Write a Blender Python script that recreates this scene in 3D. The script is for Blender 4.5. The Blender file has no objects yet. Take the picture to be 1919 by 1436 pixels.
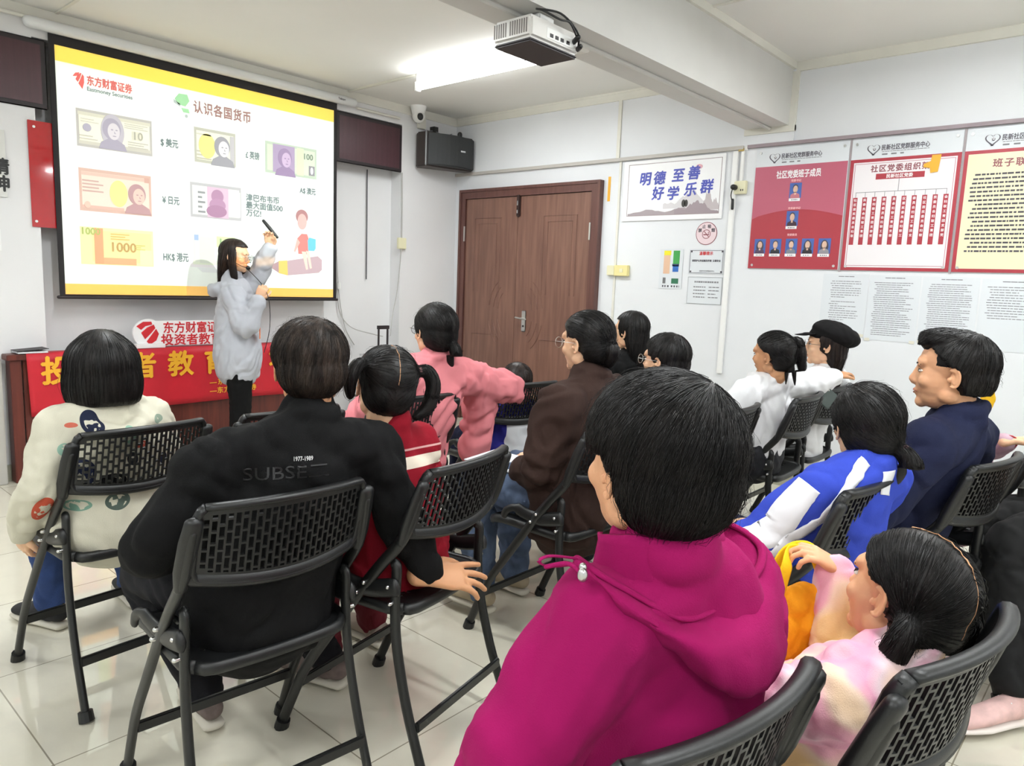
import bpy, bmesh, math, random
from mathutils import Vector, Matrix, Quaternion, noise
from mathutils.bvhtree import BVHTree
R = math.radians
SC = bpy.context.scene
COL = SC.collection
random.seed(7)

# ------------------------------------------------------------------ camera
def make_camera():
    yaw, pitch, roll = 0.84618629, 0.13770805, 0.03846469
    f = Vector((math.sin(yaw)*math.cos(pitch), math.cos(yaw)*math.cos(pitch), -math.sin(pitch)))
    r = Vector((math.cos(yaw), -math.sin(yaw), 0)); u = r.cross(f)
    r2 = r*math.cos(roll) + u*math.sin(roll); u2 = u*math.cos(roll) - r*math.sin(roll)
    cd = bpy.data.cameras.new('camera'); cd.sensor_fit = 'HORIZONTAL'; cd.sensor_width = 36
    cd.lens = 1364.048/1919*36; cd.clip_start = .02
    co = bpy.data.objects.new('camera', cd); COL.objects.link(co)
    m = Matrix((r2, u2, -f)).transposed().to_4x4(); m.translation = Vector((-5.028167, -5.265990, 1.35))
    co.matrix_world = m; SC.camera = co
make_camera()
# ------------------------------------------------------------------ light
SC.view_settings.view_transform = 'Standard'; SC.view_settings.look = 'None'
SC.view_settings.exposure = 0.0; SC.view_settings.gamma = 1.0; SC.view_settings.use_curve_mapping = False
W = bpy.data.worlds.new('world'); SC.world = W; W.use_nodes = True
W.node_tree.nodes['Background'].inputs[0].default_value = (.9, .95, 1, 1)
W.node_tree.nodes['Background'].inputs[1].default_value = 0.6
TUBE_W = 26.5        # each ceiling tube
PROJ_W = 260.0       # projector lamp
def area(name, loc, sx, sy, power, color=(.94, .98, 1), rot=(0, 0, 0)):
    l = bpy.data.lights.new(name, 'AREA'); l.shape = 'RECTANGLE'; l.size = sx; l.size_y = sy
    l.energy = power; l.color = color
    o = bpy.data.objects.new(name, l); o.location = loc; o.rotation_euler = rot; COL.objects.link(o)
    return o
TUBES = [(-1.27, -1.48), (-3.6, -2.35), (-6.0, -1.5), (-1.27, -4.6), (-3.6, -4.75), (-6.0, -4.6), (-3.6, -7.0), (-1.3, -7.0), (-6.0, -7.0)]
for i, (x, y) in enumerate(TUBES):
    area('tube_light', (x, y, 2.735), .05, 1.15, TUBE_W)
    area('tube_light_upward', (x, y, 2.795), .10, 1.15, TUBE_W*.62, rot=(math.pi, 0, 0))
def projector_lamp():
    l = bpy.data.lights.new('projector_lamp', 'SPOT'); l.energy = PROJ_W; l.spot_size = R(64); l.spot_blend = 0
    l.shadow_soft_size = .012
    o = bpy.data.objects.new('projector_lamp', l); o.location = (-2.63, -3.0, 2.35); o.rotation_euler = (R(90), 0, 0); COL.objects.link(o)
    l.use_nodes = True; nt = l.node_tree; N = nt.nodes; L = nt.links
    em = N['Emission']
    tc = N.new('ShaderNodeTexCoord'); sp = N.new('ShaderNodeSeparateXYZ'); L.new(tc.outputs['Normal'], sp.inputs[0])
    def m(op, a, b=None):
        n = N.new('ShaderNodeMath'); n.operation = op
        for i, v in enumerate((a, b)):
            if v is None: continue
            if isinstance(v, (int, float)): n.inputs[i].default_value = v
            else: L.new(v, n.inputs[i])
        return n.outputs[0]
    az = m('ABSOLUTE', sp.outputs[2]); u = m('DIVIDE', sp.outputs[0], az); v = m('DIVIDE', sp.outputs[1], az)
    D = 2.975
    def w(x): return (x+2.63)/D
    def h(z): return (z-2.35)/D
    inside = m('MULTIPLY', m('MULTIPLY', m('GREATER_THAN', u, w(-3.436)), m('LESS_THAN', u, w(-1.424))),
               m('MULTIPLY', m('GREATER_THAN', v, h(1.165)), m('LESS_THAN', v, h(2.68))))
    top = m('GREATER_THAN', v, h(2.585)); bot = m('LESS_THAN', v, h(1.236))
    mx = N.new('ShaderNodeMix'); mx.data_type = 'RGBA'; mx.inputs[6].default_value = (.93, 1, .93, 1); mx.inputs[7].default_value = (1, .72, .10, 1)
    L.new(top, mx.inputs[0])
    mx2 = N.new('ShaderNodeMix'); mx2.data_type = 'RGBA'; mx2.inputs[7].default_value = (1, .52, .10, 1)
    L.new(bot, mx2.inputs[0]); L.new(mx.outputs[2], mx2.inputs[6])
    L.new(mx2.outputs[2], em.inputs[0]); L.new(inside, em.inputs[1])
projector_lamp()

# ------------------------------------------------------------------ materials
def lin(c):
    if isinstance(c, str): c = tuple(int(c[i:i+2], 16) for i in (0, 2, 4))
    return tuple((x/255/12.92 if x/255 <= .04045 else ((x/255+.055)/1.055)**2.4) for x in c[:3]) + (1,)
MC = {}
def mat(name, col, rough=.6, metal=0, spec=.5, bump=0, bscale=200, var=0, vscale=6, sheen=0, coat=0, emit=0, stretch=None):
    if name in MC: return MC[name]
    m = bpy.data.materials.new(name); m.use_nodes = True; MC[name] = m
    nt = m.node_tree; N = nt.nodes; L = nt.links; b = N['Principled BSDF']
    c = lin(col); b.inputs['Base Color'].default_value = c; m.diffuse_color = c
    b.inputs['Roughness'].default_value = rough; b.inputs['Metallic'].default_value = metal
    b.inputs['Specular IOR Level'].default_value = spec
    if sheen: b.inputs['Sheen Weight'].default_value = sheen; b.inputs['Sheen Roughness'].default_value = .5
    if coat: b.inputs['Coat Weight'].default_value = coat
    if emit: b.inputs['Emission Color'].default_value = c; b.inputs['Emission Strength'].default_value = emit
    tc = N.new('ShaderNodeTexCoord'); src = tc.outputs['Object']
    if stretch:
        mp = N.new('ShaderNodeMapping'); mp.inputs['Scale'].default_value = stretch; L.new(src, mp.inputs[0]); src = mp.outputs[0]
    if var:
        n = N.new('ShaderNodeTexNoise'); n.inputs['Scale'].default_value = vscale; n.inputs['Detail'].default_value = 5; L.new(src, n.inputs[0])
        mx = N.new('ShaderNodeMix'); mx.data_type = 'RGBA'
        mx.inputs[6].default_value = tuple(x*(1-var) for x in c[:3]) + (1,); mx.inputs[7].default_value = tuple(min(1, x*(1+var)) for x in c[:3]) + (1,)
        mr = N.new('ShaderNodeMapRange'); mr.inputs[1].default_value = .3; mr.inputs[2].default_value = .7
        L.new(n.outputs[0], mr.inputs[0]); L.new(mr.outputs[0], mx.inputs[0]); L.new(mx.outputs[2], b.inputs['Base Color'])
    if bump:
        n = N.new('ShaderNodeTexNoise'); n.inputs['Scale'].default_value = bscale; n.inputs['Detail'].default_value = 3; L.new(src, n.inputs[0])
        bp = N.new('ShaderNodeBump'); bp.inputs['Strength'].default_value = bump; bp.inputs['Distance'].default_value = .002
        L.new(n.outputs[0], bp.inputs['Height']); L.new(bp.outputs[0], b.inputs['Normal'])
    return m
M_wall = mat('white_wall_paint', 'e1e3e6', .7, bump=.15, bscale=90, var=.02, vscale=2)
M_wallA = mat('screen_wall_paint', 'e4e4e5', .7, bump=.15, bscale=90, var=.03, vscale=1.5)
M_ceil = mat('ceiling_paint', 'e9e8e3', .8, var=.02, vscale=1.5)
M_trim = mat('cream_trim_paint', 'dedcd2', .55, var=.03)
M_beam = mat('beam_paint', 'd0cfcb', .65, var=.02)
M_base = mat('baseboard_tile', 'aaa896', .35, var=.06, vscale=8)
M_black = mat('black_plastic', '141516', .42, bump=.1, bscale=500)
M_tube = mat('black_powder_coated_steel', '161717', .38, bump=.1, bscale=600)
M_rivet = mat('bright_rivet_steel', 'd8d8d8', .25, 1)
M_white = mat('white_plastic', 'eeeeec', .35)
M_cream = mat('aged_cream_plastic', 'e3dfbd', .4)
M_paper = mat('white_paper', 'd9dde1', .6)
M_ink = mat('grey_printed_ink', '7d7d80', .7)
M_dink = mat('dark_printed_ink', '45414a', .7)
M_red = mat('red_board_print', 'a3303c', .45)
M_redl = mat('rose_board_print', 'b0566a', .45)
M_white_print = mat('white_print', 'f1f1f2', .5)
M_steel = mat('brushed_steel', 'c9cac8', .3, 1)
M_dark = mat('dark_trim', '241d20', .5)
M_skin = None

# ------------------------------------------------------------------ mesh helpers
class MB:
    def __init__(s): s.v = []; s.f = []; s.mi = []; s.cur = 0
    def add(s, vs, fs):
        o = len(s.v); s.v += [tuple(v) for v in vs]; s.f += [tuple(i+o for i in f) for f in fs]; s.mi += [s.cur]*len(fs); return s
    def box(s, a, b, M=None):
        x0, y0, z0 = a; x1, y1, z1 = b
        vs = [Vector(p) for p in ((x0, y0, z0), (x1, y0, z0), (x1, y1, z0), (x0, y1, z0), (x0, y0, z1), (x1, y0, z1), (x1, y1, z1), (x0, y1, z1))]
        if M: vs = [M @ v for v in vs]
        return s.add(vs, [(0, 3, 2, 1), (4, 5, 6, 7), (0, 1, 5, 4), (1, 2, 6, 5), (2, 3, 7, 6), (3, 0, 4, 7)])
    def tube(s, pts, rad, n=10, up=(0, 0, 1), round_=True, M=None):
        pts = [Vector(p) for p in pts]; k = len(pts); up = Vector(up)
        if not isinstance(rad, (list,)): rad = [rad]*k
        rad = [(r, r) if isinstance(r, (int, float)) else r for r in rad]
        T = []
        for i in range(k):
            t = pts[min(i+1, k-1)] - pts[max(i-1, 0)]
            T.append(t.normalized() if t.length > 1e-9 else Vector((0, 0, 1)))
        rings = []
        side = None
        for i in range(k):
            t = T[i]; sd = t.cross(up)
            if sd.length < .15:
                sd = (side - t*side.dot(t)) if side is not None else t.cross(Vector((1, 0, 0)) if abs(t.x) < .9 else Vector((0, 1, 0)))
            sd.normalize()
            if side is not None and sd.dot(side) < 0: sd = -sd
            side = sd; u2 = sd.cross(t).normalized()
            rings.append((pts[i], sd, u2, rad[i][0], rad[i][1], t))
        R_ = []
        if round_:
            p, sd, u2, a, b, t = rings[0]; m = min(a, b)
            for q in (.98, .8, .45): R_.append((p - t*m*q, sd, u2, a*math.sqrt(1-q*q), b*math.sqrt(1-q*q)))
        R_ += [r[:5] for r in rings]
        if round_:
            p, sd, u2, a, b, t = rings[-1]; m = min(a, b)
            for q in (.45, .8, .98): R_.append((p + t*m*q, sd, u2, a*math.sqrt(1-q*q), b*math.sqrt(1-q*q)))
        vs = []; fs = []
        for p, sd, u2, a, b in R_:
            for j in range(n):
                an = 2*math.pi*j/n; vs.append(p + sd*(a*math.cos(an)) + u2*(b*math.sin(an)))
        for i in range(len(R_)-1):
            for j in range(n):
                fs.append((i*n+j, i*n+(j+1) % n, (i+1)*n+(j+1) % n, (i+1)*n+j))
        fs.append(tuple(range(n-1, -1, -1))); fs.append(tuple((len(R_)-1)*n+j for j in range(n)))
        if M: vs = [M @ v for v in vs]
        return s.add(vs, fs)
    def ell(s, c, r, M=None, n=16, m=10, rot=None):
        if isinstance(r, (int, float)): r = (r, r, r)
        c = Vector(c); vs = []; fs = []
        for i in range(1, m):
            th = math.pi*i/m
            for j in range(n):
                ph = 2*math.pi*j/n
                p = Vector((r[0]*math.sin(th)*math.cos(ph), r[1]*math.sin(th)*math.sin(ph), r[2]*math.cos(th)))
                if rot: p = rot @ p
                vs.append(c + p)
        t = Vector((0, 0, r[2])); b = Vector((0, 0, -r[2]))
        if rot: t = rot @ t; b = rot @ b
        vs += [c + t, c + b]; nt = len(vs)-2
        for i in range(m-2):
            for j in range(n): fs.append((i*n+j, (i+1)*n+j, (i+1)*n+(j+1) % n, i*n+(j+1) % n))
        for j in range(n):
            fs.append((nt, j, (j+1) % n)); fs.append((nt+1, (m-2)*n+(j+1) % n, (m-2)*n+j))
        if M: vs = [M @ v for v in vs]
        return s.add(vs, fs)
    def mesh(s, name, mats, smooth=False, origin=None, bevel=0):
        me = bpy.data.meshes.new(name)
        o = Vector(origin) if origin else Vector((0, 0, 0))
        me.from_pydata([Vector(v)-o for v in s.v], [], s.f)
        if not isinstance(mats, (list, tuple)): mats = [mats]
        for m in mats: me.materials.append(m)
        if len(mats) > 1: me.polygons.foreach_set('material_index', s.mi)
        me.polygons.foreach_set('use_smooth', [smooth]*len(me.polygons))
        if bevel:
            bm = bmesh.new(); bm.from_mesh(me)
            bmesh.ops.bevel(bm, geom=[e for e in bm.edges if e.calc_face_angle(0) > .6], offset=bevel, segments=2, affect='EDGES', clamp_overlap=True)
            bm.to_mesh(me); bm.free()
        me.update(); return me
def link(name, me, parent=None, loc=None):
    o = bpy.data.objects.new(name, me); COL.objects.link(o)
    if loc is not None: o.location = loc
    if parent is not None: o.parent = parent
    return o
def tag(o, label, cat, group=None):
    o['label'] = label; o['category'] = cat
    if group: o['group'] = group
    return o
def thing(name, label, cat, loc=(0, 0, 0), rz=0, group=None):
    o = bpy.data.objects.new(name, None); COL.objects.link(o); o.location = loc; o.rotation_euler = (0, 0, rz); o.empty_display_size = .1
    return tag(o, label, cat, group)
def part(name, mb, mats, parent=None, smooth=False, bevel=0, label=None, world=True):
    org = parent_origin(parent) if (parent is not None and world) else None
    o = link(name, mb.mesh(name, mats, smooth, org, bevel), parent)
    if label: o['label'] = label
    return o
def parent_origin(p):
    v = Vector((0, 0, 0))
    while p is not None: v += Vector(p.location); p = p.parent
    return v
def struct(name, mb, mats, parent=None, smooth=False, bevel=0):
    o = part(name, mb, mats, parent, smooth, bevel)
    if parent is None: o['kind'] = 'structure'
    return o
def cr(pts, n=6):
    P = [Vector(p) for p in pts]; out = []
    for i in range(len(P)-1):
        a = P[max(i-1, 0)]; b = P[i]; c = P[i+1]; d = P[min(i+2, len(P)-1)]
        for k in range(n):
            t = k/n
            out.append(.5*((2*b)+(c-a)*t+(2*a-5*b+4*c-d)*t*t+(3*b-a-3*c+d)*t**3))
    out.append(P[-1]); return out
def lerpl(v, k):
    """resample a list of floats/tuples to k values"""
    out = []
    for i in range(k):
        t = i/(k-1)*(len(v)-1); a = int(min(t, len(v)-2)); f = t-a
        x, y = v[a], v[a+1]
        if isinstance(x, tuple): out.append(tuple(p*(1-f)+q*f for p, q in zip(x, y)))
        else: out.append(x*(1-f)+y*f)
    return out
# wall frames: 2D (s, z) and distance d off the wall into the room
def WP(w, s, z, d):
    return Vector((s, -d, z)) if w == 'A' else Vector((-d, -s, z))
def wbox(mb, w, s0, s1, z0, z1, d0, d1):
    a = WP(w, s0, z0, d0); b = WP(w, s1, z1, d1)
    lo = [min(a[i], b[i]) for i in range(3)]; hi = [max(a[i], b[i]) for i in range(3)]
    return mb.box(lo, hi)
def wpoly(mb, w, pts, d, th=.0012):
    """flat prism from an outline on a wall"""
    n = len(pts); top = [WP(w, s, z, d+th) for s, z in pts]; bot = [WP(w, s, z, d) for s, z in pts]
    fs = [tuple(range(n)), tuple(range(2*n-1, n-1, -1))] + [(i, (i+1) % n, n+(i+1) % n, n+i) for i in range(n)]
    return mb.add(top+bot, fs)
def wdisc(mb, w, s, z, rs, rz, d, th=.0012, n=28):
    return wpoly(mb, w, [(s+rs*math.cos(2*math.pi*i/n), z+rz*math.sin(2*math.pi*i/n)) for i in range(n)], d, th)
def text_mesh(body, size, bold=0.0, align='LEFT', ext=.0004, spacing=1.0, ls=1.0):
    """lettering as a mesh; bold thickens the strokes by overlaying shifted copies"""
    cu = bpy.data.curves.new('lettering', 'FONT'); cu.body = body; cu.size = size; cu.align_x = align
    cu.extrude = ext; cu.space_character = spacing; cu.space_line = ls; cu.resolution_u = 3
    o = bpy.data.objects.new('lettering', cu); COL.objects.link(o)
    dg = bpy.context.evaluated_depsgraph_get(); me = bpy.data.meshes.new_from_object(o.evaluated_get(dg))
    bpy.data.objects.remove(o); bpy.data.curves.remove(cu)
    if bold:
        vs = [v.co.copy() for v in me.vertices]; fs = [tuple(p.vertices) for p in me.polygons]; V = []; F = []
        for k, (dx, dy) in enumerate(((0, 0), (1, 0), (-1, 0), (0, 1), (0, -1))):
            o_ = len(V); V += [(v.x+dx*bold*.8, v.y+dy*bold*.8, v.z-.00003*k) for v in vs]; F += [tuple(i+o_ for i in f) for f in fs]
        me2 = bpy.data.meshes.new('lettering'); me2.from_pydata(V, [], F); bpy.data.meshes.remove(me); me = me2
    return me
def text(name, body, w, s, z, d, size, m, parent=None, bold=0.0, align='LEFT', fit=None, rot=0, shear=0, ext=.0004, spacing=1.0, ls=1.0):
    """lettering lying on a wall; fit = wanted width in metres"""
    me = text_mesh(body, size, bold, align, ext, spacing, ls)
    sx = 1.0
    if fit and len(me.vertices):
        xs = [v.co.x for v in me.vertices]; wd = max(xs)-min(xs); sx = fit/wd if wd else 1
    ca, sa = math.cos(rot), math.sin(rot); org = parent_origin(parent)
    for v in me.vertices:
        x, y = v.co.x*sx + shear*v.co.y, v.co.y
        x, y = x*ca-y*sa, x*sa+y*ca
        v.co = WP(w, s+x, z+y, d+ext+v.co.z) - org
    me.materials.clear(); me.materials.append(m)
    return link(name, me, parent)
# ------------------------------------------------------------------ room shell
CZ = 2.87
def floor_mat():
    m = bpy.data.materials.new('polished_floor_tile'); m.use_nodes = True; nt = m.node_tree; N = nt.nodes; L = nt.links; b = N['Principled BSDF']
    tc = N.new('ShaderNodeTexCoord'); mp = N.new('ShaderNodeMapping'); mp.inputs['Location'].default_value = (.27, .16, 0); L.new(tc.outputs['Object'], mp.inputs[0])
    br = N.new('ShaderNodeTexBrick'); br.offset = 0; br.inputs['Scale'].default_value = 1; br.inputs['Brick Width'].default_value = .6; br.inputs['Row Height'].default_value = .6
    br.inputs['Mortar Size'].default_value = .0022; br.inputs['Mortar Smooth'].default_value = .1
    br.inputs['Color1'].default_value = lin('e0dccb'); br.inputs['Color2'].default_value = lin('dbd6c4'); br.inputs['Mortar'].default_value = lin('98917f')
    L.new(mp.outputs[0], br.inputs[0])
    n = N.new('ShaderNodeTexNoise'); n.inputs['Scale'].default_value = 9; n.inputs['Detail'].default_value = 8; L.new(tc.outputs['Object'], n.inputs[0])
    mx = N.new('ShaderNodeMix'); mx.data_type = 'RGBA'; mx.blend_type = 'MULTIPLY'; mx.inputs[0].default_value = .14
    L.new(br.outputs[0], mx.inputs[6]); L.new(n.outputs[0], mx.inputs[7]); L.new(mx.outputs[2], b.inputs['Base Color'])
    b.inputs['Roughness'].default_value = .03; b.inputs['Specular IOR Level'].default_value = .85
    return m
X0, Y0 = -7.6, -8.6
mb = MB(); mb.box((X0-.1, Y0-.1, -.1), (.1, .3, 0)); struct('floor', mb, floor_mat())
mb = MB(); mb.box((X0-.1, Y0-.1, CZ), (.1, .3, CZ+.1)); struct('ceiling', mb, M_ceil)
mb = MB(); mb.box((0, Y0-.1, 0), (.1, .3, CZ)); mb.box((-.018, -3.27, 2.36), (0, 0, CZ)); struct('wall_right', mb, M_wall)
# screen wall: recessed between two flat piers
mb = MB(); mb.box((X0, .14, 0), (0, .3, CZ)); mb.box((-.69, 0, 0), (0, .14, CZ)); mb.box((X0, 0, 0), (-3.55, .14, CZ)); mb.box((-3.55, 0, 2.70), (-.69, .14, CZ))
struct('wall_front', mb, M_wallA)
mb = MB(); mb.box((X0-.1, Y0-.1, 0), (X0, .3, CZ)); struct('wall_left', mb, M_wall)
mb = MB(); mb.box((X0, Y0-.1, 0), (0, Y0, CZ)); struct('wall_back', mb, M_wall)
mb = MB(); mb.box((X0, -3.23, 2.465), (-.018, -2.93, CZ)); mb.tube([(X0, -3.10, 2.458), (-.03, -3.10, 2.458)], .013, 8, (0, 0, 1)); struct('trim_1', mb, M_beam)
mb = MB()
mb.box((-.03, -2.93, 2.80), (-.018, -.02, CZ)); mb.box((-.035, -2.93, 2.855), (-.018, -.02, CZ)); mb.box((X0, -.012, 2.80), (0, 0, CZ))
struct('trim_2', mb, M_trim)
mb = MB(); mb.box((-.02, Y0, 2.81), (0, -3.25, CZ)); mb.box((X0, -3.25, 2.825), (0, -3.23, CZ)); struct('trim_3', mb, M_trim)
mb = MB(); mb.box((-.024, -3.272, 2.43), (0, -3.23, 2.81)); mb.box((-.03, -3.272, 2.425), (0, -2.92, 2.465)); struct('trim_4', mb, M_trim)
# long ledge strips on the right wall
mb = MB(); mb.box((-.026, -2.92, 2.336), (0, -.0, 2.362)); struct('trim_5', mb, mat('ledge_paint', 'b9b4ae', .6))
mb = MB(); mb.box((-.024, Y0, 2.340), (0, -2.95, 2.362)); struct('trim_6', mb, mat('mauve_ledge_paint', '93858a', .6))
mb = MB(); mb.box((-.03, -1.885, 2.36), (-.018, -1.855, 2.80)); mb.box((-.012, -1.9, .1), (0, -1.882, 2.34)); struct('trim_7', mb, M_trim)
mb = MB(); mb.box((-.012, Y0, 0), (0, -1.73, .1)); mb.box((-.012, -.1, 0), (0, 0, .1)); struct('baseboard_right', mb, M_base)
mb = MB(); mb.box((-.69, -.012, 0), (0, 0, .1)); mb.box((-3.55, .128, 0), (-.69, .14, .1)); mb.box((X0, -.012, 0), (-3.55, 0, .1)); struct('baseboard_front', mb, M_base)
# ceiling seams (thin cover strips)
mb = MB(); mb.box((-3.425, -2.93, CZ-.008), (-3.405, 0, CZ)); mb.box((-1.24, -8, CZ-.008), (-1.22, -3.25, CZ)); struct('trim_8', mb, M_trim)

# ------------------------------------------------------------------ door
def wood_mat(name, c1, c2):
    m = bpy.data.materials.new(name); m.use_nodes = True; nt = m.node_tree; N = nt.nodes; L = nt.links; b = N['Principled BSDF']
    tc = N.new('ShaderNodeTexCoord'); mp = N.new('ShaderNodeMapping'); mp.inputs['Scale'].default_value = (14, 14, 1.0); L.new(tc.outputs['Object'], mp.inputs[0])
    n = N.new('ShaderNodeTexNoise'); n.inputs['Scale'].default_value = 2.2; n.inputs['Detail'].default_value = 7; L.new(mp.outputs[0], n.inputs[0])
    cp = N.new('ShaderNodeValToRGB'); cp.color_ramp.elements[0].position = .35; cp.color_ramp.elements[1].position = .68
    cp.color_ramp.elements[0].color = lin(c1); cp.color_ramp.elements[1].color = lin(c2)
    L.new(n.outputs[0], cp.inputs[0]); L.new(cp.outputs[0], b.inputs['Base Color']); b.inputs['Roughness'].default_value = .42
    return m
M_door = wood_mat('walnut_door_veneer', '69493e', '7d5a4c'); M_jamb = wood_mat('dark_walnut_jamb', '54342f', '65423a')
M_cab = wood_mat('cherry_cabinet_veneer', '4e211a', '6b3025')
mb = MB(); mb.box((-.012, -1.66, 0), (0, -.16, 2.13))
root = struct('door_1', mb, M_dark)
mb = MB()
for a, b in (((-.05, -1.72, 0), (0, -1.65, 2.115)), ((-.05, -.18, 0), (0, -.115, 2.115)), ((-.049, -1.72, 2.115), (0, -.115, 2.183))): mb.box(a, b)
for a, b in (((-.058, -1.735, 0), (0, -1.71, 2.175)), ((-.058, -.125, 0), (0, -.1, 2.175)), ((-.058, -1.735, 2.175), (0, -.1, 2.2))): mb.box(a, b)
part('door_frame', mb, M_jamb, root, bevel=0)
for nm, s0, s1 in (('narrow_door_leaf', .185, .838), ('wide_door_leaf', .842, 1.645)):
    mb = MB(); wbox(mb, 'B', s0, s1, .01, 2.11, .012, .035)
    c = .842
    # pressed relief: arcs round the lock and tall panel outlines
    def rail(pts, r=.005):
        mb.tube([WP('B', s, z, .036) for s, z in pts], r, 6, (1, 0, 0), False)
    sg = -1 if s0 < .5 else 1
    for k, rad in enumerate((.21, .27, .33)):
        for z0, t0, t1 in ((1.06, 12, 62), (1.06, -62, -14)):
            rail([(c+sg*(.10+ (rad-.1)*math.cos(R(t0+(t1-t0)*i/8))), z0+rad*math.sin(R(t0+(t1-t0)*i/8))) for i in range(9)], .0045)
    a, b = (s0+.12, s0+.45) if sg < 0 else (s1-.5, s1-.14)
    for off in (0, .05):
        rail([(a+off, 1.25), (a+off, 1.93-off), (b-off, 1.93-off), (b-off, 1.25)], .004)
    rail([(a, .15), (a, .85), (b, .85), (b, .15), (a, .15)], .004)
    part(nm, mb, M_door, root)
mb = MB(); wbox(mb, 'B', .83, .875, 1.93, 2.13, .035, .055); M_latch = mat('blackened_latch', '2c1917', .35)
lt = part('door_bolt', mb, M_latch, root, bevel=.008)
mb = MB(); wbox(mb, 'B', .845, .855, 1.96, 1.99, .055, .06); wbox(mb, 'B', .845, .855, 2.03, 2.07, .055, .06); part('bolt_pin', mb, M_rivet, lt)
mb = MB(); wbox(mb, 'B', .935, .985, .91, 1.10, .035, .045); h = part('door_handle', mb, M_steel, root, bevel=.012)
mb = MB(); mb.tube([WP('B', .96, 1.03, .045), WP('B', .96, 1.03, .085)], .010, 8); mb.tube([WP('B', .90, 1.035, .085), WP('B', .96, 1.03, .088), WP('B', 1.02, 1.025, .085)], .008, 8); part('lever', mb, M_steel, h, True)
mb = MB(); wdisc(mb, 'B', .96, .96, .009, .009, .045, .003); part('keyhole', mb, M_dark, h)
for s in (.178, 1.652):
    mb = MB(); wbox(mb, 'B', s-.008, s+.006, 1.72, 1.86, .045, .056); part('hinge', mb, M_steel, root)

# ------------------------------------------------------------------ ceiling lamps
M_glow = mat('lit_fluorescent_tube', 'ffffff', .5, emit=9)
for i, (x, y) in enumerate(TUBES):
    t = thing('ceiling_lamp', ['lit fluorescent tube lamp on the ceiling left of the projector'][0] if i == 0 else 'fluorescent tube lamp on the ceiling outside the picture', 'lamp', (x, y, 2.80), group=None if i == 0 else 'ceiling tube lamps over the rest of the room')
    mb = MB(); mb.box((x-.018, y-.6, 2.80), (x+.018, y+.6, CZ)); part('housing', mb, M_white, t, bevel=.006)
    mb = MB(); mb.tube([(x, y-.58, 2.768), (x, y+.58, 2.768)], .019, 12); part('tube', mb, M_glow, t, True)
    for sg in (-1, 1):
        mb = MB(); mb.box((x-.024, y+sg*.6-.012, 2.742), (x+.024, y+sg*.6+.012, 2.81)); part('end_cap', mb, M_white, t, bevel=.004)
mb = MB(); mb.box((-1.282, -.86, CZ-.014), (-1.258, .0, CZ)); tag(part('cable_conduit', mb, M_trim), 'thin white cable conduit from lit tube lamp to screen wall', 'conduit')
mb = MB(); mb.tube([(-3.9, -.03, 2.80), (-3.58, -.03, 2.80)], .012, 8); mb.tube([(-1.19, -.022, 2.745), (-.74, -.022, 2.745)], .011, 8); tag(part('wall_conduit', mb, M_trim, None, True), 'thin cream conduit running high along the screen wall', 'conduit')

# ------------------------------------------------------------------ projector
t = thing('projector', 'white ceiling projector with black underside under the beam', 'projector', (-2.56, -3.15, 2.33))
mb = MB(); mb.box((-2.72, -3.25, 2.325), (-2.40, -3.04, 2.415)); part('projector_body', mb, mat('projector_shell', 'dcdad6', .4), t, bevel=.012)
mb = MB(); mb.box((-2.716, -3.246, 2.312), (-2.404, -3.044, 2.326)); part('bottom_plate', mb, M_dark, t, bevel=.006)
mb = MB()
for k in range(15):
    y = -3.23+k*.0125
    if k in (8,): continue
    mb.box((-2.7215, y, 2.345), (-2.7195, y+.006, 2.40))
part('side_vent', mb, mat('vent_shadow_grey', '77726e', .6), t)
mb = MB(); mb.tube([(-2.63, -3.045, 2.355), (-2.63, -3.022, 2.355)], .026, 16, (0, 0, 1), False); ln = part('lens_ring', mb, M_black, t)
mb = MB(); mb.box((-2.62, -3.2515, 2.345), (-2.44, -3.249, 2.385)); rp = part('rear_panel', mb, M_white, t)
mb = MB()
for x in (-2.60, -2.565, -2.53, -2.49): mb.box((x, -3.2535, 2.352), (x+.02, -3.251, 2.366))
part('rear_port', mb, M_dark, rp)
mb = MB(); mb.box((-2.60, -3.19, 2.41), (-2.5, -3.09, 2.462)); part('ceiling_mount', mb, M_white, t, bevel=.006)
mb = MB(); mb.tube(cr([(-2.42, -3.262, 2.36), (-2.47, -3.29, 2.40), (-2.56, -3.27, 2.45), (-2.65, -3.22, 2.452), (-2.67, -3.27, 2.43), (-2.6, -3.3, 2.41), (-2.52, -3.29, 2.42), (-2.45, -3.28, 2.375)]), .0045, 6)
cb = part('power_cable', mb, M_black, t, True)
mb = MB(); mb.tube([(-2.44, -3.25, 2.372), (-2.46, -3.29, 2.38)], .011, 8); mb.tube([(-2.41, -3.25, 2.35), (-2.43, -3.28, 2.352)], .011, 8); part('plug', mb, M_black, cb, True)
t = thing('smoke_alarm', 'round white detector puck on the beam beside the projector', 'detector', (-2.28, -3.1, 2.45))
mb = MB(); mb.tube([(-2.28, -3.07, 2.465), (-2.28, -3.07, 2.435)], [.075, .07], 24, (0, 1, 0)); mb.box((-2.28, -3.1, 2.435), (-2.12, -3.04, 2.465)); part('housing', mb, M_trim, t, True, bevel=.004)

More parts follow.
